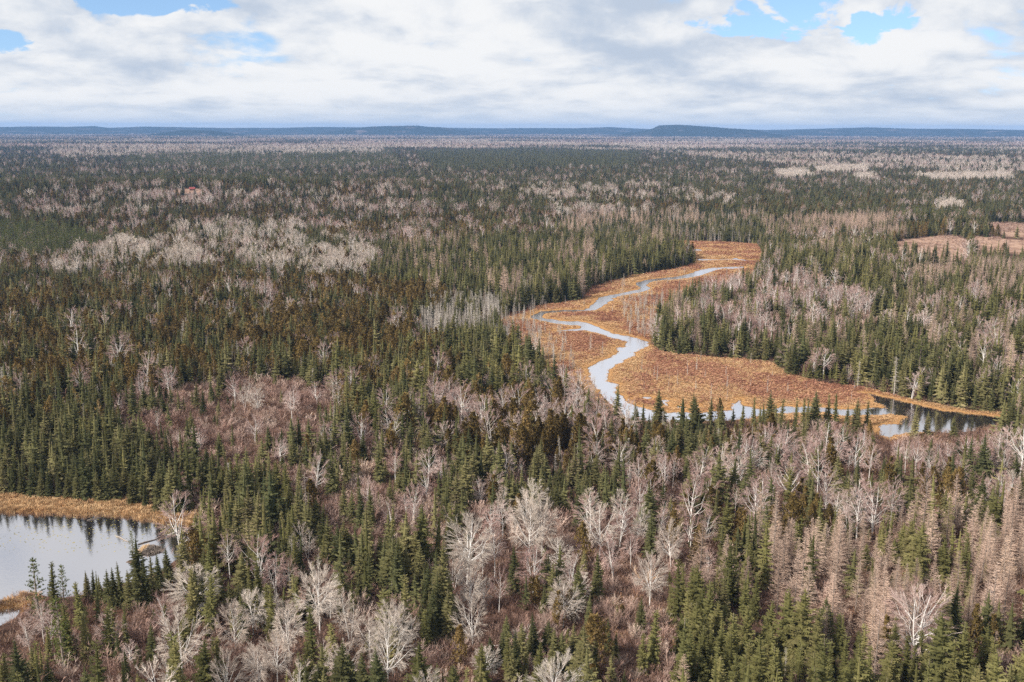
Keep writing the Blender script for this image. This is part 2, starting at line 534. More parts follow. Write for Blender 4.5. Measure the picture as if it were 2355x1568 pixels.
M['bark_grey'] = plant_mat('grey_bark', [(0.0, (0.14, 0.11, 0.09)), (1.0, (0.30, 0.245, 0.205))], 0.4)
M['sedge'] = plant_mat('sedge_blades', [(0.0, (0.38, 0.21, 0.105)), (0.5, (0.54, 0.335, 0.17)), (1.0, (0.64, 0.465, 0.275))], 0.35, bright=.5)
M['heath'] = plant_mat('leatherleaf', [(0.0, (0.245, 0.108, 0.074)), (0.5, (0.41, 0.207, 0.132)), (1.0, (0.55, 0.34, 0.195))], 0.25, place=.7, bright=.3)
M['low'] = plant_mat('low_brush', [(0.0, (0.10, 0.058, 0.042)), (0.3, (0.19, 0.110, 0.082)), (0.55, (0.28, 0.175, 0.135)), (0.72, (0.36, 0.25, 0.19)), (0.86, (0.36, 0.185, 0.095)), (1.0, (0.22, 0.19, 0.105))], 0.3, place=.6, bright=.6)


# ------------------------------------------------------------------ the plants
RND = random.Random(11)
U = RND.uniform


def vadd(p, q, k=1.0):
    return (p[0] + q[0] * k, p[1] + q[1] * k, p[2] + q[2] * k)


def trunk_mb(H, r, bend=0.0, n=6, tint=0.5, segs=6):
    t = MB()
    a = U(0, 6.28)
    pts = []; rad = []
    for i in range(segs + 1):
        u = i / segs
        o = bend * math.sin(u * 2.4) * H
        pts.append((math.cos(a) * o, math.sin(a) * o, u * H)); rad.append(r * (1 - u) ** 0.8 + 0.012 + (0.35 * r if i == 0 else 0))
    t.tube(pts, rad, n, tint)
    return t


def conifer(H=12, rad=1.9, whorls=26, per=8, base=0.06, droop=0.30, power=0.8, ragged=0.25, thin=0.0, club=0.0, core=True):
    """spruce or fir: whorls of drooping flat sprays with side sprigs"""
    t = trunk_mb(H, H * 0.0125, U(0, 0.008))
    c = MB()
    lob = [U(0, 6.28) for _ in range(3)]
    for k in range(whorls):
        u = base + (1 - base) * (k + U(-0.3, 0.3)) / whorls
        u = min(max(u, base), 0.985)
        env = rad * ((1 - u) ** power + 0.03)
        if club and u > 0.82:
            env += club * math.sin((u - 0.82) / 0.18 * 3.14)
        m = per if u < 0.75 else max(4, per - 2)
        off = U(0, 6.28)
        for j in range(m):
            if RND.random() < thin:
                continue
            az = off + 6.283 * j / m + U(-0.3, 0.3)
            L = env * (1 + ragged * U(-1, 0.9)) * (1 + 0.12 * math.sin(2 * az + lob[0]) + 0.1 * math.sin(7 * u + az + lob[1]))
            if L < 0.08:
                L = 0.08
            d = (math.cos(az), math.sin(az)); s = (-d[1], d[0])
            z = u * H + U(-0.12, 0.12)
            sl = -droop * (1 - u) * 1.25 + 0.55 * u
            tint = min(1, max(0, U(0.1, 0.9)))

            def pt(f_, side, dzz=0.0):
                zz_ = z + L * (sl * f_ - 0.10 * f_ * f_ + (0.07 if f_ > 0.8 else 0)) + dzz
                return (d[0] * f_ * L + s[0] * side * L, d[1] * f_ * L + s[1] * side * L, zz_)
            wd = U(0.17, 0.26)
            c.tri(pt(0.02, 0), pt(0.55, -wd, -0.10 * L), pt(1.0, 0.0), tint)
            c.tri(pt(0.02, 0), pt(1.0, 0.0), pt(0.55, wd, -0.10 * L), tint)
            for f_ in (0.38, 0.62, 0.82):
                for sg in (-1, 1):
                    q = (1 - f_ * 0.62) * U(0.34, 0.58)
                    c.tri(pt(f_ - 0.11, 0), pt(f_ + 0.10, sg * 0.05), pt(f_ + q * 0.55, sg * q, -U(0.05, 0.22) * L), min(1, max(0, tint + U(-0.25, 0.25))))
            if U(0, 1) < 0.6:
                c.tri(pt(0.35, -0.05), pt(0.85, 0.05), pt(0.6, U(-0.1, 0.1), -0.32 * L), tint * 0.8)
    # leader and the dense inside of the crown
    for q in range(5):
        a = U(0, 6.28)
        c.tri((0.05, 0, H * 0.955), (-0.04, 0.04, H * 0.965), (math.cos(a) * 0.10, math.sin(a) * 0.10, H * 1.0 + U(-0.1, 0.25)), 0.6)
    if core:
        N = 7
        for lv in range(6):
            u0, u1 = base + 0.02 + (0.93 - base) * lv / 6, base + 0.02 + (0.93 - base) * (lv + 1) / 6
            r0, r1 = 0.42 * rad * (1 - u0) ** power, 0.30 * rad * (1 - u1) ** power
            a0 = U(0, 6)
            for j in range(N):
                a, b = a0 + 6.283 * j / N, a0 + 6.283 * (j + 1) / N
                p = [(math.cos(a) * r0, math.sin(a) * r0, u0 * H), (math.cos(b) * r0, math.sin(b) * r0, u0 * H), (math.cos(b) * r1, math.sin(b) * r1, u1 * H), (math.cos(a) * r1, math.sin(a) * r1, u1 * H)]
                c.tri(p[0], p[1], p[2], 0.2); c.tri(p[0], p[2], p[3], 0.2)
    return t, c


def cedar(H=9, rad=1.7, N=620):
    """white cedar: dense upright fans in lumps"""
    t = trunk_mb(H * 0.95, H * 0.014, U(0, 0.01))
    c = MB()
    lumps = []
    for i in range(46):
        u = U(0.08, 0.98)
        env = rad * min(1.0, (1.02 - u) / 0.62) ** 0.85 * (0.75 + 0.25 * min(1, u / 0.2))
        az = U(0, 6.283); rr = env * U(0.45, 0.86)
        lumps.append((math.cos(az) * rr, math.sin(az) * rr, u * H, env * U(0.28, 0.45) + 0.12, U(0.15, 0.85)))
    lumps.append((0, 0, H * 0.97, 0.25, 0.5))
    for i in range(N):
        x, y, z, r, ti = lumps[i % len(lumps)]
        a, b = U(0, 6.283), U(-0.5, 1.35)
        p = (x + r * math.cos(a) * math.cos(b), y + r * math.sin(a) * math.cos(b), z + 1.25 * r * math.sin(b))
        o = math.atan2(p[1], p[0]) + U(-0.8, 0.8)
        h = U(0.28, 0.6); wd = h * U(0.3, 0.5)
        s = (-math.sin(o), math.cos(o)); lean = U(0.1, 0.75)
        tip = (p[0] + math.cos(o) * h * lean, p[1] + math.sin(o) * h * lean, p[2] + h * U(0.3, 1.0))
        tt = min(1, max(0, ti + U(-0.2, 0.25)))
        l_, r_ = (p[0] - s[0] * wd, p[1] - s[1] * wd, p[2] + h * 0.15), (p[0] + s[0] * wd, p[1] + s[1] * wd, p[2] + h * 0.05)
        c.tri(l_, r_, tip, tt)
        c.tri(l_, (p[0], p[1], p[2] - h * 0.5), r_, tt)
    return t, c


def pine(H=15, rad=3.2, tiers=13, base=0.22):
    """white pine: open tiers of long level limbs carrying needle tufts"""
    t = trunk_mb(H, H * 0.017, U(0, 0.012))
    c = MB()
    for k in range(tiers):
        u = base + (1 - base) * (k + U(-0.2, 0.2)) / tiers
        env = rad * (1 - u) ** 0.65 * U(0.7, 1.1) + 0.25
        m = RND.randint(4, 6)
        off = U(0, 6.28)
        for j in range(m):
            az = off + 6.283 * j / m + U(-0.35, 0.35)
            L = env * U(0.6, 1.15)
            rise = 0.10 + 0.55 * u
            e0 = (0, 0, u * H); e1 = (math.cos(az) * L, math.sin(az) * L, u * H + rise * L)
            t.tube([e0, e1], [0.05, 0.015], 3, 0.4, False)
            n = max(3, int(L * 3.2))
            for q in range(n):
                f_ = 0.35 + 0.68 * (q + U(0, 1)) / n
                p = (e1[0] * f_ + U(-.22, .22) * L * 0.5, e1[1] * f_ + U(-.22, .22) * L * 0.5, e0[2] + (e1[2] - e0[2]) * f_ + U(-0.05, 0.22))
                ti = U(0.1, 0.9)
                for _ in range(9):
                    a, b = U(0, 6.283), U(-0.25, 1.3)
                    h = U(0.26, 0.46)
                    d = (math.cos(a) * math.cos(b), math.sin(a) * math.cos(b), math.sin(b))
                    s = (-math.sin(a) * 0.085, math.cos(a) * 0.085, 0.03)
                    c.tri(vadd(p, s, -1), vadd(p, s), vadd(p, d, h), min(1, max(0, ti + U(-0.2, 0.2))))
    for _ in range(10):
        a = U(0, 6.28)
        c.tri((0.08, 0, H * 0.97), (-0.08, 0, H * 0.97), (math.cos(a) * 0.2, math.sin(a) * 0.2, H + 0.2), 0.6)
    return t, c


def larch(H=13, rad=2.0, whorls=30, per=7, dens=1.0, wid=0.02):
    """leafless tamarack: fine tan twigs on whorled limbs"""
    t = trunk_mb(H, H * 0.011, U(0, 0.012))
    c = MB()
    for k in range(whorls):
        u = 0.14 + 0.85 * (k + U(-0.3, 0.3)) / whorls
        env = rad * ((1 - u) ** 1.0) * min(1, .45 + 1.6 * u) + 0.07
        for j in range(per):
            az = U(0, 6.283); L = env * U(0.55, 1.15)
            rise = -0.10 + 0.65 * u + U(-0.1, 0.12)
            e1 = (math.cos(az) * L, math.sin(az) * L, u * H + rise * L)
            mid = (e1[0] * 0.5, e1[1] * 0.5, u * H + rise * L * 0.42)
            ti = U(0.1, 0.9)
            s = (-math.sin(az), math.cos(az), 0)
            wv = 0.022
            c.add([(0, 0, u * H - wv), (0, 0, u * H + wv), vadd(mid, (0, 0, wv)), vadd(mid, (0, 0, -wv)), e1], [(0, 1, 2), (0, 2, 3), (3, 2, 4)], ti * 0.6)
            n = max(4, int(L * 9 * dens))
            for q in range(n):
                f_ = U(0.18, 1.02)
                p = (e1[0] * f_, e1[1] * f_, u * H + (e1[2] - u * H) * f_)
                h = U(0.22, 0.75) * (0.5 + 0.5 * env / rad)
                a = az + U(-1.5, 1.5)
                d = (math.cos(a), math.sin(a), U(-0.45, 0.65))
                w_ = (-math.sin(a) * wid, math.cos(a) * wid, U(-wid, wid) * 1.5)
                c.tri(vadd(p, w_, -1), vadd(p, w_), vadd(p, d, h), min(1, max(0, ti + U(-0.25, 0.25))))
    return t, c


def broadleaf(H=12, spread=2.6, stems=1, fork=0.38, limbs=11, bare=0.30, up=0.75, twig=0.016, n_sub=6, n_tw=7, trunk_r=0.012, fan=1.0):
    """leafless birch or aspen: pale stem and limbs, a haze of fine twigs"""
    t = MB(); c = MB()
    for sidx in range(stems):
        la = U(0, 6.283); lean = (U(0.02, 0.05) if stems == 1 else U(0.10, 0.26))
        hh = H * (1 if sidx == 0 else U(0.75, 0.98))
        pts = []; rad = []
        r0 = hh * trunk_r * (1 if stems == 1 else 0.8)
        bx, by = (0, 0) if stems == 1 else (math.cos(la) * 0.2, math.sin(la) * 0.2)
        wig = U(0, 6)
        for i in range(9):
            u = i / 8
            o = lean * hh * u ** 1.3
            pts.append((bx + math.cos(la) * o + 0.02 * hh * math.sin(5 * u + wig) * u, by + math.sin(la) * o + 0.02 * hh * math.cos(4 * u + wig) * u, hh * u * 0.93))
            rad.append(r0 * (1 - u) ** 0.9 + 0.014 + (0.3 * r0 if i == 0 else 0))
        t.tube(pts, rad, 5, U(0.4, 0.9))

        def on(u):
            f_ = min(u * 8, 7.999); i = int(f_); f_ -= i
            return tuple(pts[i][k] * (1 - f_) + pts[i + 1][k] * f_ for k in range(3)), rad[i] * (1 - f_) + rad[i + 1] * f_
        nl = int(limbs * 1.5) if stems == 1 else max(6, int(limbs * 1.5 / stems) + 3)
        rx = spread / (1 if stems == 1 else 1.3)
        rz = hh * (1 - bare) * .52
        cx, cy_ = pts[6][0], pts[6][1]
        cen = np.array((cx, cy_, hh * .98 - rz))
        lop = U(0, 6.28)
        for li in range(nl):
            az = li * 2.4 + U(-0.5, 0.5)
            ph = math.acos(1 - 1.45 * (li + U(0.1, .9)) / nl)
            k_ = U(.80, 1.08) * (1 + .16 * math.cos(az - lop))
            m2 = cen + np.array((rx * math.sin(ph) * math.cos(az), rx * math.sin(ph) * math.sin(az), rz * math.cos(ph))) * k_
            hor = math.hypot(m2[0] - cx, m2[1] - cy_)
            z0 = m2[2] - hor * U(.75, 1.5) * up * 1.35 - .25 * rz * U(.2, 1)
            u = min(.90, max(bare * U(.8, 1.1), z0 / (hh * .93)))
            p, rr = on(u)
            L = float(np.linalg.norm(m2 - np.array(p)))
            if L < .3:
                continue
            d = (m2 - np.array(p)) / L
            m1 = np.array(p) * .5 + m2 * .5 + np.array((math.cos(az), math.sin(az), -.4)) * L * U(.02, .14) + np.array((U(-.05, .05), U(-.05, .05), U(-.04, .04))) * L
            lr = max(0.022, min(rr * 0.62, 0.018 + L * 0.011))
            t.tube([p, m1, m2], [lr, lr * 0.64, 0.010], 4, U(0.3, 0.9), False)
            for b in range(n_sub):
                f_ = U(0.22, 1.0)
                o = np.array(p) * (1 - f_ / 0.5) + m1 * (f_ / 0.5) if f_ < 0.5 else m1 * (1 - (f_ - 0.5) / 0.5) + m2 * ((f_ - 0.5) / 0.5)
                bl = min(1.9, L * U(0.25, 0.5)) * (1.15 - 0.55 * f_)
                ow = o - cen; ow /= np.linalg.norm(ow) + 1e-6
                bd = d * 0.35 + ow * 0.65 + np.array((U(-1, 1), U(-1, 1), U(-0.5, 0.8))) * 0.62; bd /= np.linalg.norm(bd)
                e_ = o + bd * bl
                ti = U(0.1, 0.95)
                c.tube([o, o * 0.5 + e_ * 0.5 + np.array((0, 0, 0.05 * bl)), e_], [0.015, 0.011, 0.005], 3, ti, False)
                for q in range(n_tw):
                    g = U(0.15, 1.0)
                    s0 = o * (1 - g) + e_ * g
                    td = bd * 0.8 + ow * 0.35 + np.array((U(-1, 1), U(-1, 1), U(-0.3, 0.7))) * 0.55; td /= np.linalg.norm(td) + 1e-6
                    tl = U(0.4, 1.0) * (0.45 + 0.11 * min(L, 5))
                    e2 = s0 + td * tl
                    sv = np.cross(td, (U(-1, 1), U(-1, 1), U(-1, 1))); sv /= np.linalg.norm(sv) + 1e-6
                    tt = min(1, max(0, ti + U(-0.3, 0.3)))
                    c.tri(s0 - sv * twig, s0 + sv * twig, e2, tt)
                    for _ in range(2):
                        g2 = U(0.3, 0.9)
                        s1 = s0 * (1 - g2) + e2 * g2
                        e3 = s1 + (td * 0.75 + np.array((U(-1, 1), U(-1, 1), U(-0.3, 0.6))) * 0.55) * tl * 0.55
                        c.tri(s1 - sv * twig * 0.8, s1 + sv * twig * 0.8, e3, tt)
    return t, c


def snag(H=9, n=60, reach=0.7, broken=False):
    """dead conifer: grey pole with short stubs and lichened twigs"""
    t = trunk_mb(H * (0.75 if broken else 1), H * 0.0095, U(0, 0.015), 5)
    c = MB()
    for i in range(n):
        u = U(0.12, 0.97 if not broken else 0.74)
        az = U(0, 6.283); L = reach * (1.05 - 0.75 * u) * U(0.35, 1.15)
        p = (0, 0, u * H)
        e_ = (math.cos(az) * L, math.sin(az) * L, u * H + L * U(-0.45, 0.15))
        c.tube([p, e_], [0.020, 0.007], 3, U(0.2, 0.9), False)
        for q in range(3):
            g = U(0.25, 1)
            s0 = (e_[0] * g, e_[1] * g, p[2] + (e_[2] - p[2]) * g)
            a = az + U(-1.4, 1.4); h = U(0.12, 0.4)
            c.tri(vadd(s0, (0, 0, 0.016)), vadd(s0, (0, 0, -0.016)), (s0[0] + math.cos(a) * h, s0[1] + math.sin(a) * h, s0[2] + U(-0.25, 0.12)), U(0.2, 1))
    return t, c


def shrub(H=2.6, spread=1.5, stems=11, tw=11, wid=0.017):
    """leafless alder or willow brush"""
    t = MB(); c = MB()
    for k in range(stems):
        az = U(0, 6.283); r = spread * U(0.25, 1.0); h = H * U(0.65, 1.05) * (1 - 0.25 * (r / spread) ** 2)
        b = (U(-.25, .25), U(-.25, .25), -0.15)
        m_ = (b[0] + math.cos(az) * r * 0.35, b[1] + math.sin(az) * r * 0.35, h * 0.5)
        e_ = (b[0] + math.cos(az) * r, b[1] + math.sin(az) * r, h)
        ti = U(0.1, 0.9)
        t.tube([b, m_, e_], [0.026, 0.018, 0.006], 3, ti * 0.7, False)
        for q in range(tw):
            g = U(0.25, 1.0)
            s0 = tuple((b[i] * (1 - g / .5) + m_[i] * g / .5) if g < .5 else (m_[i] * (1 - (g - .5) / .5) + e_[i] * (g - .5) / .5) for i in range(3))
            a = az + U(-1.6, 1.6); l = U(0.3, 0.75) * (0.5 + 0.2 * H)
            d = (math.cos(a) * U(.3, .9), math.sin(a) * U(.3, .9), U(0.25, 1.0))
            w_ = (-math.sin(a) * wid, math.cos(a) * wid, 0)
            tt = min(1, max(0, ti + U(-.3, .3)))
            e2 = vadd(s0, d, l)
            c.tri(vadd(s0, w_, -1), vadd(s0, w_), e2, tt)
            for _ in range(2):
                g2 = U(.3, .9); s1 = tuple(s0[i] * (1 - g2) + e2[i] * g2 for i in range(3))
                a2 = a + U(-1.3, 1.3)
                c.tri(vadd(s1, w_, -.8), vadd(s1, w_, .8), vadd(s1, (math.cos(a2) * .6, math.sin(a2) * .6, U(.1, .8)), l * .6), tt)
    return t, c


def tuft(n, h, spread, wid, lean):
    c = MB()
    for k in range(n):
        a = U(0, 6.283); r = spread * math.sqrt(U(0, 1)); b = (math.cos(a) * r, math.sin(a) * r, -0.12)
        a2 = a + U(-1, 1); hh = h * U(.55, 1.1); l = lean * U(.3, 1.1)
        w_ = (-math.sin(a2) * wid, math.cos(a2) * wid, 0)
        m_ = (b[0] + math.cos(a2) * l * .35, b[1] + math.sin(a2) * l * .35, hh * .75)
        e_ = (b[0] + math.cos(a2) * l, b[1] + math.sin(a2) * l, hh * U(.7, 1.0))
        ti = U(0, 1)
        c.add([vadd(b, w_, -1), vadd(b, w_), vadd(m_, w_, .8), vadd(m_, w_, -.8), e_], [(0, 1, 2), (0, 2, 3), (3, 2, 4)], ti)
    return c


def heath_bush(n, h, spread):
    c = MB()
    for k in range(n):
        a, b = U(0, 6.283), U(0.05, 1.5)
        r = U(.55, 1.0)
        p = (math.cos(a) * math.cos(b) * spread * r, math.sin(a) * math.cos(b) * spread * r, math.sin(b) * h * r)
        a2 = a + U(-1, 1); l = U(.14, .34)
        s = (-math.sin(a2) * .06, math.cos(a2) * .06, U(-.04, .04))
        c.tri(vadd(p, s, -1), vadd(p, s), (p[0] + math.cos(a2) * l * .7, p[1] + math.sin(a2) * l * .7, p[2] + l * U(.1, 1)), U(0, 1))
    return c


class Proto:
    """one grown shape: trunk and crown meshes for single trees, a joined mesh for the far woods"""
    def __init__(s, kind, tc_, mt, mc, h):
        t, c = tc_
        s.kind, s.h = kind, h
        s.trunk = t.mesh(kind + '_trunk', mt)
        s.crown = c.mesh(kind + '_crown', mc)
        s.whole = joined(kind, t, c, mt, mc)
        s.src = bpy.data.objects.new(kind + '_shape', s.whole)


PR = {k: [] for k in ('spruce', 'olive', 'cedar', 'pine', 'larch', 'birch', 'aspen', 'dead', 'shrub')}
bg_, bw_ = M['bark_grey'], M['bark_white']
for rad_, wh, dr, pw, rg, th in ((2.3, 24, .36, .85, .24, 0.0), (1.95, 25, .32, .8, .32, .06), (2.7, 23, .32, .9, .24, 0), (1.6, 27, .40, .75, .36, .1), (2.1, 22, .28, .82, .42, .18), (3.0, 22, .26, .95, .28, .04), (1.9, 20, .42, .7, .5, .32)):
    PR['spruce'].append(Proto('spruce', conifer(12, rad_, wh, 9, .05, dr, pw, rg, th), bg_, M['spruce'], 12))
for rad_, wh, cl, th in ((1.5, 28, .25, .08), (1.85, 26, .15, .05), (1.15, 30, .35, .15), (2.2, 25, 0, .1)):
    PR['olive'].append(Proto('olive', conifer(12, rad_, wh, 8, .06, .30, .62, .38, th, cl), bg_, M['olive'], 12))
for h_, r_ in ((9, 1.7), (9, 1.4), (9, 2.0), (9, 1.25)):
    PR['cedar'].append(Proto('cedar', cedar(h_, r_), bg_, M['cedar'], 9))
for r_, ti_, ba_ in ((3.3, 13, .2), (2.6, 14, .12), (3.8, 11, .3)):
    PR['pine'].append(Proto('pine', pine(15, r_, ti_, ba_), bg_, M['pine'], 15))
for r_, wh in ((3.1, 36), (2.6, 36), (3.6, 34), (2.2, 38)):
    PR['larch'].append(Proto('larch', larch(13, r_, wh, 7, .95, .0135), bg_, M['larch'], 13))
for kw in (dict(spread=2.7, limbs=13, n_sub=8, n_tw=13, twig=.0125), dict(spread=2.2, bare=.4, up=.95, limbs=13, n_sub=8, n_tw=13, twig=.0125), dict(spread=2.6, stems=3, bare=.35, up=1.0, n_sub=8, n_tw=12, twig=.0125), dict(spread=2.3, bare=.45, up=1.05, limbs=12, n_sub=8, n_tw=13, twig=.0125), dict(spread=3.4, stems=2, bare=.25, limbs=14, n_sub=8, n_tw=13, twig=.0125, up=.7)):
    PR['birch'].append(Proto('birch', broadleaf(12, **kw), bw_, M['birch'], 12))
for kw in (dict(spread=3.3, limbs=17, n_sub=10, n_tw=19, twig=.0135, up=.70), dict(spread=3.1, limbs=17, n_sub=9, n_tw=18, twig=.0135, stems=2, up=.70), dict(spread=4.0, limbs=19, bare=.16, up=.62, n_sub=10, n_tw=18, twig=.0135), dict(spread=2.7, limbs=17, bare=.32, n_sub=10, n_tw=18, twig=.0135, up=.78)):
    PR['aspen'].append(Proto('aspen', broadleaf(12, **kw), bw_, M['aspen'], 12))
for kw in (dict(n=80, reach=1.0), dict(n=40, reach=.6), dict(n=110, reach=1.3), dict(n=25, reach=.5, broken=True)):
    PR['dead'].append(Proto('dead', snag(9, **kw), M['dead'], M['dead'], 9))
for r_ in (1.25, .95):
    PR['dead'].append(Proto('dead', larch(9, r_, 26, 6, 1.0, .017), M['dead'], M['dead'], 9))
for kw in (dict(stems=15, tw=13, wid=.022), dict(H=3.2, spread=2.0, stems=18, tw=14, wid=.022), dict(H=2.2, spread=1.8, stems=15, tw=13, wid=.022), dict(H=3.6, spread=1.5, stems=13, tw=15, wid=.022)):
    PR['shrub'].append(Proto('shrub', shrub(**kw), M['shrub'], M['shrub'], 2.8))
#PLANTS_END

# coarser shapes of the same plants for the distant woods
FAR = {}
FAR['spruce'] = [Proto('spruce', conifer(12, r_, 10, 6, .05, .32, .8, .35, .05), bg_, M['spruce'], 12) for r_ in (2.1, 1.7, 2.5)]
FAR['olive'] = [Proto('olive', conifer(12, r_, 10, 6, .05, .3, .62, .4, .1), bg_, M['olive'], 12) for r_ in (1.3, 1.7)]
FAR['cedar'] = [Proto('cedar', cedar(9, r_, 150), bg_, M['cedar'], 9) for r_ in (1.5, 1.9)]
FAR['pine'] = [Proto('pine', pine(15, 3.2, 8, .2), bg_, M['pine'], 15)]
FAR['larch'] = [Proto('larch', larch(13, r_, 20, 5, .6, .045), bg_, M['larch'], 13) for r_ in (2.0, 1.6)]
FAR['birch'] = [Proto('birch', broadleaf(12, n_sub=4, n_tw=5, twig=.034, **kw), bw_, M['birch'], 12) for kw in (dict(spread=2.6), dict(spread=2.1, bare=.45, up=.95))]
FAR['aspen'] = [Proto('aspen', broadleaf(12, n_sub=5, n_tw=6, twig=.034, **kw), bw_, M['aspen'], 12) for kw in (dict(spread=2.8), dict(spread=2.4, bare=.4, up=.9))]
FAR['dead'] = [Proto('dead', larch(9, 1.2, 18, 5, .6, .035), M['dead'], M['dead'], 9)]
FAR['shrub'] = [Proto('shrub', shrub(H=3.4, spread=1.9, stems=10, tw=7, wid=.05), M['shrub'], M['shrub'], 2.8)]

# ------------------------------------------------------------------ ground
def ground_mesh():
    ys = np.concatenate([np.arange(900, 420, -1.6), np.arange(420, 230, -0.75), np.arange(230, 131.5, -0.9)])
    ang = PITCH + np.arctan((ys - 341) / FPX)
    d = CAM_H / np.tan(ang)
    d = np.concatenate([[2.0, 40, 70], d[(d > 90) & (d < 12000)], [15500, 19000]])
    az = np.concatenate([np.linspace(-180, -34, 26)[:-1], np.linspace(-34, 34, 620), np.linspace(34, 180, 26)[1:-1]])
    D, A = np.meshgrid(d, np.radians(az), indexing='ij')
    X, Y = D * np.sin(A), D * np.cos(A)
    x, y = X.ravel(), Y.ravel()
    z = ground_z(x, y)
    z = np.where(np.hypot(x, y) > 15000, z - 10, z)
    nr, nc = D.shape
    i, j = np.meshgrid(np.arange(nr - 1), np.arange(nc), indexing='ij')
    j2 = (j + 1) % nc
    T = np.stack([i * nc + j, i * nc + j2, (i + 1) * nc + j2, (i + 1) * nc + j], -1).reshape(-1, 4)[:, ::-1]
    wet = np.clip(0.5 - np.minimum(sdist(x, y, wet_w, 6) / 5, np.minimum(sdist(x, y, sedge_w, 6), sdist(x, y, point_w, 6)) / 2), 0, 1)
    bank = np.clip(1 - water_sd(x, y, 8) / 8, 0, 1)
    qx, qy = project(x, y, z)
    fld = np.zeros(len(x))
    for f_ in field_q:
        fld = np.maximum(fld, inside(qx + (vnoise(x, y, 12, 501) - .5) * 40, qy + (vnoise(x, y, 12, 502) - .5) * 8, f_).astype(float))
    return mesh_np('ground', np.stack([x, y, z], -1), T, vert_attr={'wet': wet, 'bank': bank, 'field': fld}, smooth=True)


gm, t, out = material('bog_and_forest_floor')
geo = t.node('ShaderNodeNewGeometry')
pos = geo.outputs['Position']
A_ = lambda n: t.node('ShaderNodeAttribute', attribute_name=n).outputs['Fac']
nf = t.noise(pos, 0.35, 5, .65)
nb = t.noise(pos, 0.045, 5, .6)
nfar = t.noise(pos, 0.0032, 6, .6)
floor_c = t.mix(nf, (0.050, 0.030, 0.022), (0.155, 0.092, 0.070))
floor_c = t.mix(t.smooth(nb, .45, .7), floor_c, (0.115, 0.060, 0.036))
bog = t.mix(t.smooth(nb, .36, .62), (0.19, 0.085, 0.052), (0.40, 0.20, 0.085))
bog = t.mix(t.smooth(nf, .35, .7), bog, (0.28, 0.135, 0.075))
bog = t.mix(t.smooth(t.math('ADD', A_('bank'), t.math('MULTIPLY', t.math('SUBTRACT', nf, .5), .8)), .25, .75), bog, (0.40, 0.22, 0.09))
sepp = t.node('ShaderNodeSeparateXYZ'); t.l.new(pos, sepp.inputs[0])
bog = t.mix(t.smooth(sepp.outputs[2], -.02, .10, 1, 0), bog, (0.055, 0.034, 0.022))      # wet mud at the waterline
fieldc = t.mix(t.smooth(t.math('ADD', t.math('MULTIPLY', nf, .6), t.math('MULTIPLY', nb, .4)), .35, .65), (0.20, 0.115, 0.082), (0.46, 0.31, 0.225))
g = t.mix(t.smooth(t.math('ADD', A_('wet'), t.math('MULTIPLY', t.math('SUBTRACT', nf, .5), .6)), .35, .65), floor_c, bog)
g = t.mix(A_('field'), g, fieldc)
bs = t.node('ShaderNodeBsdfDiffuse')
t.l.new(g, bs.inputs['Color'])
bmp = t.node('ShaderNodeBump'); bmp.inputs['Strength'].default_value = .8; bmp.inputs['Distance'].default_value = .4
t.l.new(nf, bmp.inputs['Height']); t.l.new(bmp.outputs[0], bs.inputs['Normal'])
t.l.new(bs.outputs[0], out.inputs[0])
gme = ground_mesh(); gme.materials.append(gm)
tag(obj('ground', gme), 'boggy plain of rust-coloured marsh and forest floor', None, None, 'structure')

# ------------------------------------------------------------------ water
def water_mat(name, bump, rough, refl):
    m, t, out = material(name)
    geo = t.node('ShaderNodeNewGeometry')
    mp = t.node('ShaderNodeMapping'); t.l.new(geo.outputs['Position'], mp.inputs[0]); mp.inputs['Scale'].default_value = (1, .55, 1)
    nn = t.noise(mp.outputs[0], 2.2, 4, .6)
    bmp = t.node('ShaderNodeBump'); bmp.inputs['Strength'].default_value = bump; bmp.inputs['Distance'].default_value = .05
    t.l.new(nn, bmp.inputs['Height'])
    gl = t.node('ShaderNodeBsdfGlossy'); gl.inputs['Color'].default_value = (.95, .94, .97, 1); gl.inputs['Roughness'].default_value = rough
    t.l.new(bmp.outputs[0], gl.inputs['Normal'])
    df = t.node('ShaderNodeBsdfDiffuse'); df.inputs['Color'].default_value = (.030, .026, .030, 1)
    mx = t.node('ShaderNodeMixShader'); mx.inputs[0].default_value = refl
    t.l.new(df.outputs[0], mx.inputs[1]); t.l.new(gl.outputs[0], mx.inputs[2]); t.l.new(mx.outputs[0], out.inputs[0])
    return m


still_m = water_mat('still_water', .20, .055, .66)
ruffled_m = water_mat('ruffled_water', .60, .21, .95)


def water(name, poly, pad, label, z0=0.0):
    x0, y0 = poly.min(0) - pad; x1, y1 = poly.max(0) + pad
    nx, ny = max(2, int((x1 - x0) / 3)), max(2, int((y1 - y0) / 3))
    X, Y = np.meshgrid(np.linspace(x0, x1, nx), np.linspace(y0, y1, ny), indexing='ij')
    # keep only the squares near the outline's inside, the banks hide their edges
    keep = (sdist(X.ravel(), Y.ravel(), poly, 8) < 4).reshape(nx, ny)
    i, j = np.nonzero(keep[:-1, :-1] | keep[1:, :-1] | keep[:-1, 1:] | keep[1:, 1:])
    T = np.stack([i * ny + j, (i + 1) * ny + j, (i + 1) * ny + j + 1, i * ny + j + 1], -1)
    me = mesh_np(name, np.stack([X.ravel(), Y.ravel(), np.full(X.size, z0)], -1), T, (ruffled_m if name in ('river', 'marsh_pool') else still_m,))
    if name == 'river':
        me.materials.append(still_m)
        cxm = X.ravel()[T].mean(1); cym = Y.ravel()[T].mean(1)
        qa, _ = project(cxm, cym, np.zeros(len(T)))
        me.polygons.foreach_set('material_index', (qa > 2005).astype(np.int32))
    return tag(obj(name, me), label, None, None, 'structure')


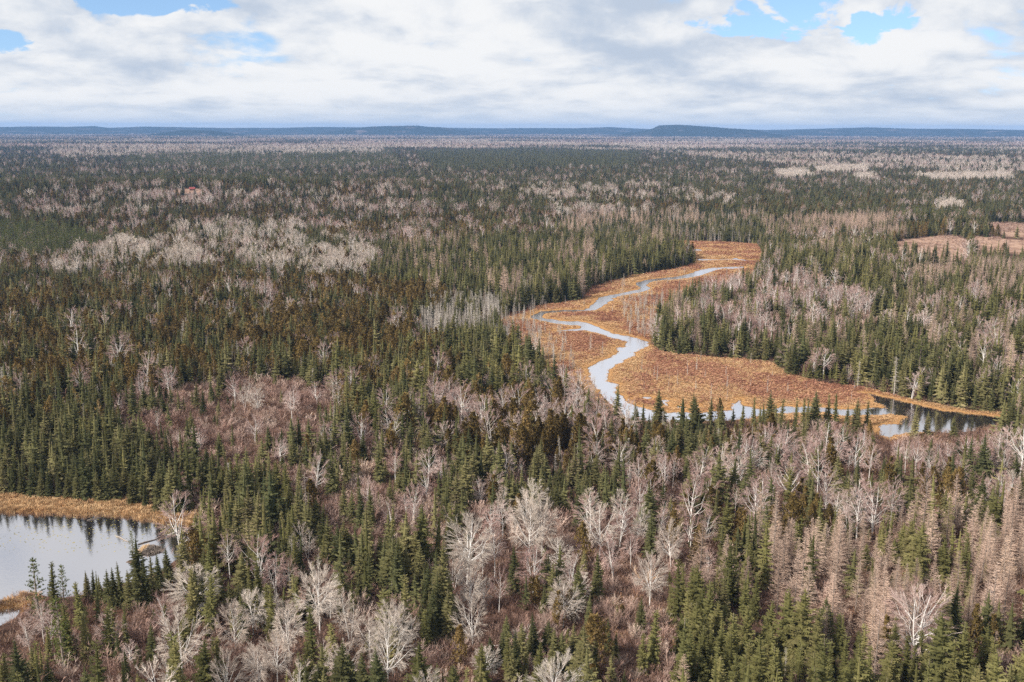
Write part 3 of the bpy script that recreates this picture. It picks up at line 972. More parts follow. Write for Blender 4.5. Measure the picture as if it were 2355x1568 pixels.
water('river', river_w, 4, 'pale winding river crossing the rust-coloured marsh')
water('pond', pond_w, 4, 'still pond with tree reflections beside the spruces')
water('pond_cove', cove_w, 4, 'small pale cove behind the sedge point', -.012)
for i, p in enumerate(pools_w):
    water('marsh_pool', p, 3, 'small pale pool in the marsh, %s' % ('nearest the wide reach', 'forked, above the river inlet', 'narrow, left of the river inlet', 'narrow, close to the river inlet', 'long, across the far marsh', 'farthest of all')[i], -.010 - .004 * i)

# ------------------------------------------------------------------ far hills
def ridge(name, sky_pts, dist, half, seed, label, shoulder=0.55):
    sx = np.array([p[0] for p in sky_pts], float); sy = np.array([p[1] for p in sky_pts], float)
    qx = np.linspace(sx[0], sx[-1], 900)
    qy = np.interp(qx, sx, sy)
    rows = np.linspace(-1, 1, 33)
    V = []
    px = (qx / 2354 - .5) * 1024; py = (.5 - qy / 1568) * 682
    dirs = cF[None] * FPX + cR[None] * px[:, None] + cU[None] * py[:, None]
    dirs /= np.hypot(dirs[:, 0], dirs[:, 1])[:, None]
    top = CAM_H + dirs[:, 2] * dist
    tap = np.clip(np.minimum(qx - qx[0], qx[-1] - qx) / 120, 0, 1)
    for r_ in rows:
        D = dist + r_ * half
        prof = np.cos(r_ * math.pi / 2) ** (1.2 if r_ < 0 else .8)
        x, y = dirs[:, 0] * D, dirs[:, 1] * D
        z = -6 + (top + 6 - 9) * prof * tap
        z = z + prof * 9 * (vnoise(x, y, 500, seed) - .35) + prof * 7 * (vnoise(x, y, 22, seed + 3, 2) - .2)
        V.append(np.stack([x, y, z], -1))
    V = np.concatenate(V); n = len(qx)
    i, j = np.meshgrid(np.arange(len(rows) - 1), np.arange(n - 1), indexing='ij')
    T = np.stack([i * n + j, i * n + j + 1, (i + 1) * n + j + 1, (i + 1) * n + j], -1).reshape(-1, 4)
    o = obj(name, mesh_np(name, V, T, (hm,), smooth=False))
    return tag(o, label, None, None, 'structure')


hm, t, out = material('wooded_hill')
geo = t.node('ShaderNodeNewGeometry')
n_a = t.noise(geo.outputs['Position'], .004, 6, .65)
n_b = t.noise(geo.outputs['Position'], .05, 4, .7)
hc = t.mix(t.smooth(t.math('ADD', n_a, t.math('MULTIPLY', t.math('SUBTRACT', n_b, .5), .5)), .54, .70), (0.012, 0.020, 0.015), (0.15, 0.115, 0.11))
bs = t.node('ShaderNodeBsdfDiffuse'); t.l.new(hc, bs.inputs['Color']); t.l.new(bs.outputs[0], out.inputs[0])
ridge('hills', [(-900, 296), (-400, 291), (0, 291), (60, 290), (150, 291), (215, 289), (250, 293), (330, 290), (400, 291), (520, 293), (640, 293), (730, 291), (830, 292), (900, 293), (1000, 293), (1150, 294), (1250, 293), (1330, 294), (1400, 291), (1440, 293), (1500, 296), (1700, 296), (1760, 298), (1850, 296), (1990, 292), (2100, 295), (2200, 295), (2300, 297), (2354, 298), (2800, 297), (3300, 302)], 14200, 1900, 3, 'long blue wooded ridge along the horizon')
ridge('hills', [(690, 299), (790, 294), (860, 289), (900, 288), (960, 288), (985, 291), (1060, 294), (1150, 299)], 11600, 720, 9, 'low dark blue hill before the long ridge')
ridge('hills', [(1380, 300), (1470, 297), (1500, 294), (1515, 287), (1560, 286), (1620, 290), (1690, 295), (1760, 299), (1850, 302)], 11000, 700, 13, 'flat-topped blue hill with a steep end')
ridge('hills', [(300, 301), (400, 298), (440, 297), (520, 301), (620, 304)], 9900, 480, 17, 'low dark rise in front of the ridge')

# ------------------------------------------------------------------ where each kind of tree grows (canopy outlines on the photograph grid)
KINDS = ['spruce', 'olive', 'cedar', 'pine', 'larch', 'birch', 'aspen', 'dead', 'shrub']


def mixv(**k):
    v = np.array([k.get(n, 0.0) for n in KINDS]); return v / v.sum()


ZONES = [  # outline, density, size, mix
    ([(-600, 300), (3000, 300), (3000, 352), (-600, 352)], 1, 1.0, 'far'),
    ([(-600, 352), (150, 356), (500, 352), (900, 338), (1500, 345), (1700, 362), (1760, 395), (3000, 412), (3000, 520), (-600, 470)], 1, 1.0, mixv(spruce=.74, cedar=.12, birch=.09, pine=.05)),
    ([(300, 356), (500, 350), (900, 342), (920, 380), (600, 388), (280, 378)], 1, 1.0, mixv(pine=.5, olive=.35, birch=.15)),
    ([(950, 345), (1250, 338), (1480, 350), (1450, 385), (1000, 388)], 1, 1.0, mixv(pine=.35, spruce=.45, olive=.2)),
    ([(100, 345), (490, 331), (490, 351), (150, 361)], 1, 1.0, mixv(aspen=.30, birch=.25, spruce=.45)),
    ([(500, 346), (880, 338), (880, 351), (500, 356)], 1, 1.0, mixv(aspen=.40, spruce=.60)),
    ([(1500, 348), (2354, 362), (3000, 365), (3000, 410), (1900, 385), (1750, 372)], 1, 1.0, mixv(birch=.34, aspen=.12, spruce=.54)),
    ([(1775, 393), (1850, 389), (1870, 405), (1800, 410)], 1, .9, mixv(aspen=1)),
    ([(1870, 384), (1990, 380), (2000, 394), (1880, 395)], 1, .9, mixv(aspen=1)),
    ([(2090, 402), (2320, 396), (2330, 411), (2150, 414)], 1, .9, mixv(aspen=1)),
    ([(1960, 402), (2010, 400), (2010, 412), (1965, 413)], 1, .9, mixv(aspen=1)),
    ([(2150, 470), (2200, 466), (2210, 480), (2160, 482)], 1, .9, mixv(aspen=1)),
    ([(50, 440), (300, 425), (900, 425), (920, 500), (500, 500), (60, 495)], .9, 1.0, mixv(birch=.24, aspen=.05, spruce=.48, cedar=.23)),
    ([(130, 497), (500, 492), (800, 480), (1100, 500), (1150, 540), (850, 570), (600, 540), (250, 555)], .95, 1.0, mixv(birch=.12, spruce=.52, cedar=.36)),
    ([(1100, 430), (1500, 425), (1700, 450), (1650, 500), (1300, 500)], 1, 1.0, mixv(spruce=.72, cedar=.12, birch=.11, aspen=.05)),
    ([(-600, 515), (120, 520), (290, 558), (280, 603), (100, 595), (-600, 585)], 1, .8, mixv(pine=.86, birch=.06, olive=.08)),
    ([(-600, 585), (300, 590), (800, 610), (1000, 640), (900, 690), (-600, 720)], 1, .9, mixv(spruce=.52, cedar=.42, birch=.06)),
    ([(120, 590), (300, 560), (420, 530), (520, 510), (700, 525), (800, 560), (880, 610), (860, 650), (700, 630), (480, 610), (300, 630), (120, 640)], 1, .95, mixv(aspen=.13, spruce=.53, cedar=.26, birch=.08)),
    ([(-600, 700), (500, 645), (1000, 655), (1250, 690), (1000, 800), (600, 825), (-600, 860)], 1, 1.0, mixv(cedar=.70, spruce=.27, birch=.01, dead=.02)),
    ([(900, 565), (1250, 545), (1560, 560), (1620, 625), (1350, 700), (1230, 715), (1000, 670), (850, 640)], 1, 1.05, mixv(spruce=.7, olive=.22, larch=.06, dead=.02)),
    ([(1250, 500), (1550, 480), (1760, 490), (1760, 550), (1560, 562), (1300, 540)], 1, .9, mixv(dead=.22, larch=.18, spruce=.60)),
    ([(1740, 505), (2050, 495), (2080, 535), (1760, 545)], 1, .85, mixv(larch=.88, spruce=.12)),
    ([(950, 720), (1080, 670), (1230, 695), (1270, 740), (1240, 800), (1080, 785), (1000, 775)], .95, .95, mixv(dead=.92, spruce=.08)),
    ([(1480, 830), (1540, 680), (1700, 590), (1900, 565), (3000, 600), (3000, 980), (2300, 960), (2000, 890), (1750, 830)], .95, 1.05, mixv(spruce=.74, birch=.03, shrub=.09, larch=.03, olive=.11)),
    ([(1590, 700), (1650, 620), (1780, 598), (1900, 640), (2000, 690), (2080, 770), (1900, 775), (1700, 780)], .9, .9, mixv(shrub=.60, birch=.13, spruce=.27)),
    ([(2060, 600), (3000, 590), (3000, 690), (2150, 690)], .95, .85, mixv(larch=.36, shrub=.26, spruce=.38)),
    ([(-600, 800), (300, 790), (700, 815), (1000, 800), (1250, 850), (1250, 900), (900, 930), (700, 1000), (-600, 1060)], .95, 1.0, mixv(spruce=.62, cedar=.20, birch=.02, shrub=.14, dead=.02)),
    ([(720, 820), (1150, 770), (1290, 900), (1230, 960), (900, 1000), (780, 920)], 1, 1.05, mixv(spruce=.66, olive=.16, cedar=.16, birch=.02)),
    ([(270, 880), (480, 850), (680, 835), (790, 905), (740, 965), (770, 1025), (560, 1060), (400, 1030), (260, 990)], .85, .72, mixv(shrub=.88, spruce=.09, birch=.03)),
    ([(560, 1000), (720, 980), (860, 1050), (880, 1180), (640, 1130), (340, 1080)], .85, .75, mixv(shrub=.80, spruce=.15, birch=.03, cedar=.02)),
    ([(-600, 980), (280, 960), (340, 1080), (440, 1160), (-600, 1140)], 1, .9, mixv(spruce=.92, olive=.08)),
    ([(640, 1000), (900, 960), (1050, 1000), (1080, 1090), (880, 1120)], .95, .9, mixv(spruce=.34, shrub=.56, birch=.05, cedar=.05)),
    ([(700, 1130), (1100, 1060), (1150, 1200), (950, 1260), (720, 1230)], .9, .85, mixv(shrub=.74, birch=.04, spruce=.17, olive=.05)),
    ([(1000, 900), (1260, 905), (1350, 945), (1750, 975), (2050, 965), (1950, 1010), (1500, 1045), (1150, 1040), (950, 990)], 1, 1.0, mixv(cedar=.76, spruce=.14, dead=.06, birch=.04)),
    ([(1740, 945), (2120, 940), (2170, 1000), (1800, 1012)], .85, .9, mixv(spruce=.7, shrub=.25, cedar=.05)),
    ([(1150, 1050), (1500, 1030), (1900, 1005), (2354, 985), (3000, 970), (3000, 1190), (1900, 1190), (1500, 1160), (1250, 1160)], .95, .95, mixv(birch=.15, shrub=.40, spruce=.37, cedar=.08)),
    ([(1120, 1085), (1400, 1070), (1420, 1130), (1200, 1145)], 1, .62, mixv(spruce=1)),
    ([(1100, 1150), (1560, 1140), (1620, 1250), (1560, 1340), (1000, 1420), (1000, 1260)], .85, .85, mixv(shrub=.68, aspen=.03, birch=.03, spruce=.20, cedar=.06)),
    ([(1000, 1400), (1600, 1330), (1640, 1700), (1000, 1700)], .85, .8, mixv(shrub=.58, spruce=.22, aspen=.02, olive=.12, cedar=.06)),
    ([(430, 1090), (640, 1080), (720, 1180), (720, 1230), (1050, 1240), (1090, 1400), (820, 1450), (700, 1330), (450, 1260)], .95, 1.0, mixv(spruce=.46, olive=.30, shrub=.22, dead=.02)),
    ([(-600, 1350), (150, 1340), (450, 1270), (620, 1330), (350, 1460), (350, 1700), (-600, 1700)], .9, .9, mixv(spruce=.24, olive=.24, shrub=.47, birch=.05)),
    ([(350, 1380), (620, 1320), (820, 1330), (1000, 1400), (1000, 1700), (350, 1700)], .9, .9, mixv(shrub=.50, aspen=.05, olive=.25, spruce=.20)),
    ([(1740, 1230), (2050, 1190), (2354, 1160), (3000, 1140), (3000, 1420), (2130, 1420), (2100, 1510), (1780, 1420)], .62, .95, mixv(larch=.80, spruce=.03, olive=.11, shrub=.06)),
    ([(1560, 1340), (1740, 1190), (1790, 1440), (2100, 1520), (2354, 1430), (3000, 1430), (3000, 1750), (1560, 1750)], 1, .92, mixv(olive=.80, spruce=.10, larch=.05, shrub=.05)),
]
DEFAULT = mixv(spruce=.66, cedar=.18, birch=.06, shrub=.10)


def make_candidates():
    xs, ys = [], []
    d = 100.0
    r = np.random.default_rng(5)
    while d < 12500:
        s = 2.35 if d < 600 else 2.35 + (d - 600) * .0036
        hw = R(36) if d < 700 else R(31)
        n = int(2 * hw * d / s)
        a = np.linspace(-hw, hw, n) + r.uniform(-.5, .5, n) * s / d
        dd = d + r.uniform(-.5, .5, n) * s * .9
        xs.append(dd * np.sin(a)); ys.append(dd * np.cos(a))
        d += s * .87
    return np.concatenate(xs), np.concatenate(ys)


def classify(x, y, z):
    n = len(x)
    d = np.hypot(x, y)
    qx, qy = project(x, y, z + 5.0)
    wob = np.clip(12 - (d - 440) * .007, 3, 12)
    qx = qx + (vnoise(x, y, 18 + 0 * x, 31) - .5) * 5 * wob
    qy = qy + (vnoise(x, y, 18, 47) - .5) * 2.4 * wob * np.clip(440 / d, .12, 1)
    dens = np.full(n, .95); size = np.ones(n)
    mix = np.tile(DEFAULT, (n, 1))
    for poly, de, sz, mv in ZONES:
        m = inside(qx, qy, poly)
        if isinstance(mv, str):
            p = vnoise(x, y, 420, 61, 4); q = vnoise(x * .35, y, 700, 71, 3)
            con = np.clip((p * .6 + q * .4 - .455) * 8, .08, .95)[:, None]
            pal = np.clip((vnoise(x, y, 600, 83, 3) - .55) * 6, 0, .6)[:, None]
            mm = mixv(spruce=.85, pine=.15)[None] * con + (mixv(birch=.9, shrub=.1)[None] * (1 - pal) + mixv(aspen=1)[None] * pal) * (1 - con)
            mix[m] = mm[m]
        else:
            mix[m] = mv
        dens[m] = de; size[m] = sz
    # leafless trees stand thinner and in narrower belts farther back
    fb = np.clip((d - 560) / 250, 0, 1)
    belt = np.clip((vnoise(x * .45, y, 60, 131, 3) - .36) * 5, .12, 1.25)
    pure = mix.max(1) > .99
    for nm, kk in (('birch', .55), ('aspen', .75), ('shrub', .6), ('larch', .8)):
        j_ = KINDS.index(nm)
        mix[:, j_] *= np.where(pure, 1, 1 - fb + fb * kk * belt)
    mix /= mix.sum(1, keepdims=True)
    # kinds gather in clumps
    cl = np.ones((n, len(KINDS)))
    for i in range(len(KINDS)):
        sc_ = np.where(d < 500, 11, 30) if False else 12
        v = vnoise(x, y, 12, 200 + i * 7, 2) * .6 + vnoise(x, y, 45, 300 + i * 7, 2) * .4
        cl[:, i] = np.clip((v - .33) * 6, .08, 2.6) ** 1.3
    mix = mix * cl
    mix /= mix.sum(1, keepdims=True)
    cum = np.cumsum(mix, 1)
    u = np.random.default_rng(9).uniform(0, 1, n)
    kind = np.minimum((u[:, None] > cum).sum(1), len(KINDS) - 1)
    return kind, dens, size


X, Y = make_candidates()
ok = np.ones(len(X), bool)
ok &= ~inside(X, Y, wet_w) & ~inside(X, Y, sedge_w) & ~inside(X, Y, point_w)
ok &= water_sd(X, Y, 4) > 1.0
X, Y = X[ok], Y[ok]
Z = ground_z(X, Y)
qx0, qy0 = project(X, Y, Z)
ok = np.ones(len(X), bool)
for f_ in field_q:
    ok &= ~inside(qx0, qy0, f_)
X, Y, Z = X[ok], Y[ok], Z[ok]
KIND, DENS, SIZE = classify(X, Y, Z)
gap = vnoise(X, Y, 14, 91, 2)
keep = rng.uniform(0, 1, len(X)) < DENS * np.where(np.hypot(X, Y) < 620, np.clip(.55 + gap * .9, 0, 1), 1)
X, Y, Z, KIND, SIZE = X[keep], Y[keep], Z[keep], KIND[keep], SIZE[keep]
#EXPLICIT

# ------------------------------------------------------------------ trees one can pick out: (kind, shape, crop, foot x, foot y, top y, label, short name)
OX = {'a': 0, 'b': 1024, 'c': 2048}
NAMED = [
    ('aspen', 0, 'a', 1440, 1350, 1030, 'largest cream-white bare aspen with a tall rounded crown', 'the largest cream aspen'),
    ('aspen', 2, 'a', 1060, 1425, 1190, 'broad low cream aspen with a dome of fine twigs', 'the dome-shaped aspen'),
    ('aspen', 0, 'a', 820, 1570, 1240, 'tall pale aspen at the lower edge left of the dome-shaped aspen', 'the tall pale aspen'),
    ('aspen', 2, 'a', 1020, 1660, 1425, 'wide white aspen cut by the lower picture edge', 'the wide aspen on the lower edge'),
    ('aspen', 3, 'a', 1250, 1580, 1340, 'slim white aspen below the largest cream aspen', None),
    ('aspen', 3, 'a', 1165, 1640, 1400, 'slim pale aspen between two wider aspens on the lower edge', None),
    ('aspen', 1, 'a', 760, 1640, 1470, 'low pale aspen crown at the very bottom beside the tall aspen', None),
    ('birch', 1, 'a', 1035, 1105, 890, 'single slender white birch among spruces right of the pond', 'the slender pondside birch'),
    ('birch', 2, 'a', 1245, 1195, 955, 'white birch with several stems left of the largest cream aspen', 'the many-stemmed white birch'),
    ('birch', 3, 'a', 1305, 1190, 1005, 'white birch with steep limbs close beside a many-stemmed birch', None),
    ('aspen', 1, 'a', 1385, 1020, 845, 'grey-white aspen with arching limbs above the largest cream aspen', 'the arching grey aspen'),
    ('birch', 4, 'a', 1420, 725, 525, 'reddish round-crowned birch beside a dark spruce', 'the reddish round birch'),
    ('birch', 0, 'a', 1300, 1370, 1185, 'pink-twigged birch with pale trunk below the white birches', None),
    ('birch', 2, 'a', 1465, 1560, 1370, 'crooked thin white birch in the lower brush', None),
    ('birch', 4, 'a', 760, 1360, 1160, 'russet bushy birch behind the tall pale aspen', None),
    ('birch', 2, 'a', 140, 1440, 1260, 'russet multi-stemmed birch below the pond cove', None),
    ('pine', 1, 'a', 600, 1022, 905, 'small olive pine standing on the islet in the pond', 'the pine on the islet'),
    ('pine', 1, 'a', 175, 1290, 1010, 'tall ragged olive pine on the near pond shore', 'the ragged shore pine'),
    ('olive', 0, 'a', 245, 1240, 1025, 'narrow dark spruce beside the ragged shore pine', None),
    ('pine', 1, 'a', 292, 1240, 1040, 'shorter ragged pine on the near pond shore right of two taller ones', None),
    ('pine', 1, 'a', 290, 1510, 1180, 'large olive-green pine in the brush below the pond', 'the large olive pine'),
    ('olive', 1, 'a', 390, 1480, 1250, 'dark narrow spruce leaning against the large olive pine', None),
    ('olive', 1, 'a', 365, 1320, 1110, 'pale olive spruce on the near shore of the pond', None),
    ('pine', 1, 'a', 420, 1575, 1450, 'small rounded olive pine on the lower edge', None),
    ('spruce', 2, 'a', 535, 1480, 1350, 'short bushy spruce alone in red-brown brush below the pond', 'the short bushy spruce'),
    ('spruce', 0, 'a', 690, 1480, 1300, 'olive spruce against the tall pale aspen', None),
    ('spruce', 2, 'a', 610, 492, 355, 'broad dark spruce alone at the left end of the brush clearing', 'the broad spruce at the clearing'),
    ('spruce', 2, 'a', 860, 475, 340, 'broad dark spruce in the middle of the brush clearing', 'the mid-clearing spruce'),
    ('spruce', 2, 'a', 748, 305, 235, 'small dark spruce at the top of the brush clearing', None),
    ('spruce', 0, 'a', 955, 320, 205, 'tall dark spruce at the upper edge of the brush clearing', None),
    ('spruce', 0, 'a', 985, 385, 295, 'small pointed spruce right of the mid-clearing spruce', None),
    ('spruce', 1, 'a', 885, 340, 215, 'slim dark spruce left of the tall spruce at the clearing', None),
    ('spruce', 1, 'a', 915, 370, 255, 'slim spruce between two taller ones at the clearing', None),
    ('spruce', 2, 'a', 755, 480, 415, 'low squat spruce in the brush clearing', None),
    ('spruce', 2, 'a', 965, 410, 360, 'low round young spruce in the brush clearing', None),
    ('spruce', 0, 'a', 1050, 360, 300, 'young spruce by the grey aspens of the clearing', None),
    ('aspen', 1, 'a', 1100, 340, 215, 'silvery grey aspen clump at the top of the brush clearing', 'the silvery aspen clump'),
    ('aspen', 2, 'a', 1160, 350, 240, 'silvery low aspen right of the silvery clump', None),
    ('birch', 4, 'a', 710, 435, 325, 'small fan-shaped pale birch in the brush clearing', None),
    ('birch', 4, 'a', 530, 365, 265, 'pale spreading birch left of the brush clearing', None),
    ('dead', 2, 'a', 650, 300, 220, 'cream dead conifer beside a tall spruce at the clearing', None),
    ('spruce', 1, 'a', 600, 385, 190, 'tall olive spruce left of the cream dead conifer', None),
    ('spruce', 0, 'a', 480, 560, 460, 'dark spruce above the pond row of spruces', None),
    ('spruce', 1, 'a', 900, 680, 545, 'pointed spruce rising behind the pond’s right end', None),
    ('spruce', 0, 'a', 1035, 790, 580, 'tall dark spruce right of the pond’s inlet', 'the tall spruce by the inlet'),
    ('spruce', 0, 'a', 1155, 850, 690, 'broad grey-green spruce right of the tall inlet spruce', None),
    ('spruce', 1, 'a', 1150, 650, 540, 'slim pointed spruce in the brush right of the pond', None),
    ('spruce', 2, 'a', 1240, 790, 610, 'broad spruce in brush left of the reddish round birch', 'the broad brush spruce'),
    ('spruce', 2, 'a', 1490, 725, 520, 'very broad dark spruce touching the reddish round birch', None),
    ('spruce', 0, 'a', 1320, 600, 440, 'dark broad spruce above the reddish round birch', None),
    ('olive', 1, 'a', 1275, 930, 795, 'yellow-olive spruce alone in brush right of the pond', None),
    ('birch', 4, 'b', 315, 875, 665, 'wide star-shaped white birch alone in red-brown brush', 'the star-shaped birch'),
    ('aspen', 1, 'b', 705, 850, 690, 'bone-white aspen with crossing limbs beside a small spruce', 'the bone-white aspen'),
    ('aspen', 0, 'b', 845, 1030, 745, 'cream aspen with its neighbour forming a wide pale crown', None),
    ('aspen', 0, 'b', 902, 1005, 730, 'right-hand cream aspen of the pale pair', 'the pale aspen pair'),
    ('aspen', 0, 'b', 1160, 1015, 765, 'cream round aspen left of the small cream aspen', 'the cream round aspen'),
    ('aspen', 2, 'b', 1255, 855, 705, 'small cream aspen behind the cream round aspen', None),
    ('birch', 2, 'b', 1225, 1115, 885, 'many-stemmed white birch in front of the cream round aspen', 'the white birch clump'),
    ('birch', 3, 'b', 1300, 1060, 900, 'thin leaning white birch right of the white birch clump', None),
    ('birch', 3, 'b', 690, 1100, 865, 'tall white birch with a brush-like crown of steep limbs', 'the brush-shaped birch'),
    ('birch', 1, 'b', 710, 1255, 1050, 'slender white birch in front of the brush-shaped birch', None),
    ('birch', 3, 'b', 635, 1100, 900, 'slender crooked birch left of the brush-shaped birch', None),
    ('aspen', 1, 'b', 505, 1175, 945, 'cream aspen with a dark spruce behind its trunk', None),
    ('aspen', 0, 'b', 560, 1040, 910, 'round-topped cream aspen behind the slender crooked birch', None),
    ('aspen', 2, 'b', 445, 1150, 1035, 'small pale aspen left of the cream aspen trunks', None),
    ('aspen', 3, 'b', 580, 1275, 1030, 'tall cream aspen above the fallen limbs', 'the tall cream aspen'),
    ('aspen', 2, 'b', 590, 1400, 1170, 'wide cream aspen with drooping broken limbs', 'the broken-limbed aspen'),
    ('aspen', 2, 'b', 210, 1565, 1265, 'big spreading white aspen with heavy forked limbs on the lower edge', 'the heavy forked aspen'),
    ('aspen', 1, 'b', 40, 1400, 1165, 'cream aspen left of the heavy forked aspen', None),
    ('dead', 2, 'b', 295, 1290, 1140, 'bare dead white conifer between green spruces', None),
    ('spruce', 1, 'b', 775, 1165, 945, 'tall dark spruce standing before the pale aspen pair', 'the tall spruce before the aspens'),
    ('spruce', 0, 'b', 487, 955, 795, 'dark spruce between the star-shaped birch and the aspens', None),
    ('spruce', 2, 'b', 912, 1255, 1140, 'young green spruce in the brush below the aspen pair', None),
    ('spruce', 2, 'b', 740, 1405, 1260, 'young broad green spruce beside the broken-limbed aspen', None),
    ('spruce', 1, 'b', 1385, 1015, 800, 'tall dark spruce right of the white birch clump', 'the dark spruce by the birches'),
    ('spruce', 1, 'b', 1150, 1200, 975, 'tall olive-dark spruce below the white birch clump', 'the tall olive-dark spruce'),
    ('spruce', 1, 'b', 1110, 1345, 1170, 'dark layered spruce below the tall olive-dark spruce', None),
    ('spruce', 2, 'b', 1080, 1440, 1310, 'blue-green bushy spruce in the lower brush', None),
    ('spruce', 1, 'b', 1195, 1455, 1275, 'narrow green spruce right of the blue-green bushy spruce', None),
    ('spruce', 0, 'b', 1230, 1465, 1340, 'young narrow spruce touching its taller neighbour in the lower brush', None),
    ('spruce', 0, 'b', 1475, 1150, 1060, 'small green spruce alone in brush below the birches', None),
    ('spruce', 0, 'b', 1070, 880, 660, 'dark full spruce between pale aspens', None),
    ('spruce', 0, 'b', 225, 790, 645, 'full spruce left of the star-shaped birch', None),
    ('spruce', 1, 'b', 170, 680, 480, 'tall olive spruce beside the rust-red patch', None),
    ('spruce', 0, 'b', 100, 580, 430, 'grey-green spruce above the rust-red patch', None),
    ('spruce', 2, 'b', 375, 880, 800, 'short dark spruce at the foot of the star-shaped birch', None),
    ('spruce', 1, 'b', 135, 900, 680, 'slim dark spruce, right one of a row of four', None),
    ('spruce', 1, 'b', 90, 890, 680, 'slim dark spruce, third of a row of four', None),
    ('spruce', 1, 'b', 50, 870, 700, 'slim dark spruce, second of a row of four', None),
    ('spruce', 1, 'b', 15, 850, 665, 'slim dark spruce, left one of a row of four', None),
    ('cedar', 0, 'b', 530, 1500, 1310, 'broad golden-green cedar on the lower edge', 'the golden-green cedar'),
    ('olive', 3, 'b', 635, 1600, 1385, 'broad grey-olive spruce on the lower edge', None),
    ('olive', 3, 'b', 890, 1610, 1385, 'grey-olive spruce at the lower edge in open brush', None),
    ('olive', 0, 'b', 1400, 1500, 1240, 'tall pale olive spruce with lumpy crown at lower right', 'the lumpy olive spruce'),
    ('olive', 1, 'b', 1350, 1530, 1345, 'pale olive spruce in front of the lumpy olive spruce', None),
    ('birch', 2, 'b', 1300, 705, 560, 'pale birch at the left end of the white birch stand', None),
    ('birch', 3, 'b', 1335, 720, 545, 'second white birch of the stand below the cedars', None),
    ('birch', 1, 'b', 1380, 715, 530, 'third white birch of the stand below the cedars', None),
    ('birch', 3, 'b', 1425, 715, 530, 'tall straight white birch in the middle of the stand', 'the white birch stand'),
    ('birch', 2, 'b', 1455, 725, 525, 'white birch with a fan of stems in the stand', None),
    ('birch', 1, 'b', 1490, 700, 540, 'last white birch on the right of the stand', None),
    ('birch', 4, 'b', 815, 655, 560, 'wide pale birch in front of the cedar wood', 'the wide pale birch'),
    ('birch', 0, 'b', 1075, 655, 560, 'pale birch with contorted limbs before the cedars', None),
    ('birch', 1, 'b', 550, 455, 350, 'thin white birch inside the dark conifers', None),
    ('dead', 3, 'b', 680, 560, 430, 'white broken snag among brown cedars', 'the white broken snag'),
    ('dead', 0, 'b', 1035, 530, 440, 'grey dead pole within the cedar wood', None),
    ('dead', 2, 'b', 1180, 470, 330, 'grey-tan dead conifer at the river end of the cedars', None),
    ('birch', 4, 'b', 390, 760, 600, 'pink-brown birch with soft crown behind the star-shaped birch', None),
    ('birch', 2, 'b', 1430, 920, 745, 'white birch with curved limbs behind the dark spruce', None),
    ('olive', 0, 'c', 472, 845, 600, 'tall olive spruce with hanging pale lower branches', 'the shaggy olive spruce'),
    ('birch', 0, 'c', 605, 725, 485, 'white-limbed birch with pink crown and clear tall trunk', 'the pink-crowned birch'),
    ('birch', 0, 'c', 772, 650, 440, 'white birch with a wide pink crown by the river spruces', 'the wide pink birch'),
    ('birch', 3, 'c', 810, 520, 425, 'pure white forked birch crown behind the wide pink birch', None),
    ('birch', 1, 'c', 835, 680, 480, 'pink birch right of the wide pink birch', None),
    ('birch', 2, 'c', 40, 765, 575, 'pale pink birch clump left of the grey aspens', None),
    ('birch', 2, 'c', 405, 755, 555, 'white-stemmed birch left of the shaggy olive spruce', None),
    ('birch', 4, 'c', 490, 605, 485, 'white spreading birch above the shaggy olive spruce', None),
    ('aspen', 0, 'c', 185, 700, 550, 'grey fuzzy aspen right of the white birch stand', 'the grey fuzzy aspen'),
    ('aspen', 1, 'c', 255, 680, 530, 'grey fuzzy aspen beside another like it', None),
    ('aspen', 3, 'c', 340, 640, 510, 'grey-cream aspen near the river spruces', None),
    ('birch', 1, 'c', 235, 820, 680, 'slender white birch below the grey fuzzy aspens', None),
    ('birch', 3, 'c', 1045, 650, 470, 'white birch with dense steep stems by the river', 'the steep white birch'),
    ('birch', 3, 'c', 1000, 630, 475, 'white birch close left of the steep white birch', None),
    ('birch', 1, 'c', 962, 600, 470, 'slender white birch second left of the steep white birch', None),
    ('birch', 4, 'c', 1150, 600, 470, 'pink round birch right of the steep white birch', None),
    ('birch', 4, 'c', 1245, 700, 565, 'cream wide birch with white limbs near the right side', 'the cream wide birch'),
    ('birch', 0, 'c', 1430, 670, 505, 'white birch with open crown at the right side', None),
    ('aspen', 2, 'c', 1480, 720, 610, 'low white spreading tree at the right edge', None),
    ('birch', 1, 'c', 1093, 770, 615, 'grey egg-shaped birch among dark spruces', None),
    ('birch', 0, 'c', 1350, 765, 645, 'small white birch above the larches at right', None),
    ('birch', 1, 'c', 932, 880, 655, 'tall thin white birch rising from the larches', 'the thin birch at the larches'),
    ('birch', 1, 'c', 640, 825, 690, 'leaning crooked white birch above the larches', None),
    ('birch', 4, 'c', 95, 955, 780, 'white birch with ragged limbs above the olive spruces', None),
    ('birch', 4, 'c', 120, 1095, 955, 'white birch with flat spreading crown over olive spruces', 'the flat-crowned birch'),
    ('birch', 3, 'c', 1375, 1255, 1115, 'short white birch trunk at the right edge of the larches', None),
    ('spruce', 2, 'c', 1235, 570, 455, 'broad dark spruce above the cream wide birch', None),
    ('spruce', 2, 'c', 1340, 680, 440, 'large dark spruce left of the open-crowned birch', 'the large dark spruce'),
    ('spruce', 2, 'c', 1215, 470, 365, 'broad dark spruce standing against the dark pool', 'the spruce against the pool'),
    ('spruce', 1, 'c', 1040, 470, 330, 'pointed spruce at the near edge of the dark pool', None),
    ('spruce', 1, 'c', 1095, 460, 345, 'olive spruce right of the pointed spruce by the pool', None),
    ('spruce', 0, 'c', 640, 420, 330, 'broad dark spruce on the near river bank', None),
    ('olive', 0, 'c', 655, 410, 268, 'tall narrow river spruce, left of a close pair', 'the close pair of river spruces'),
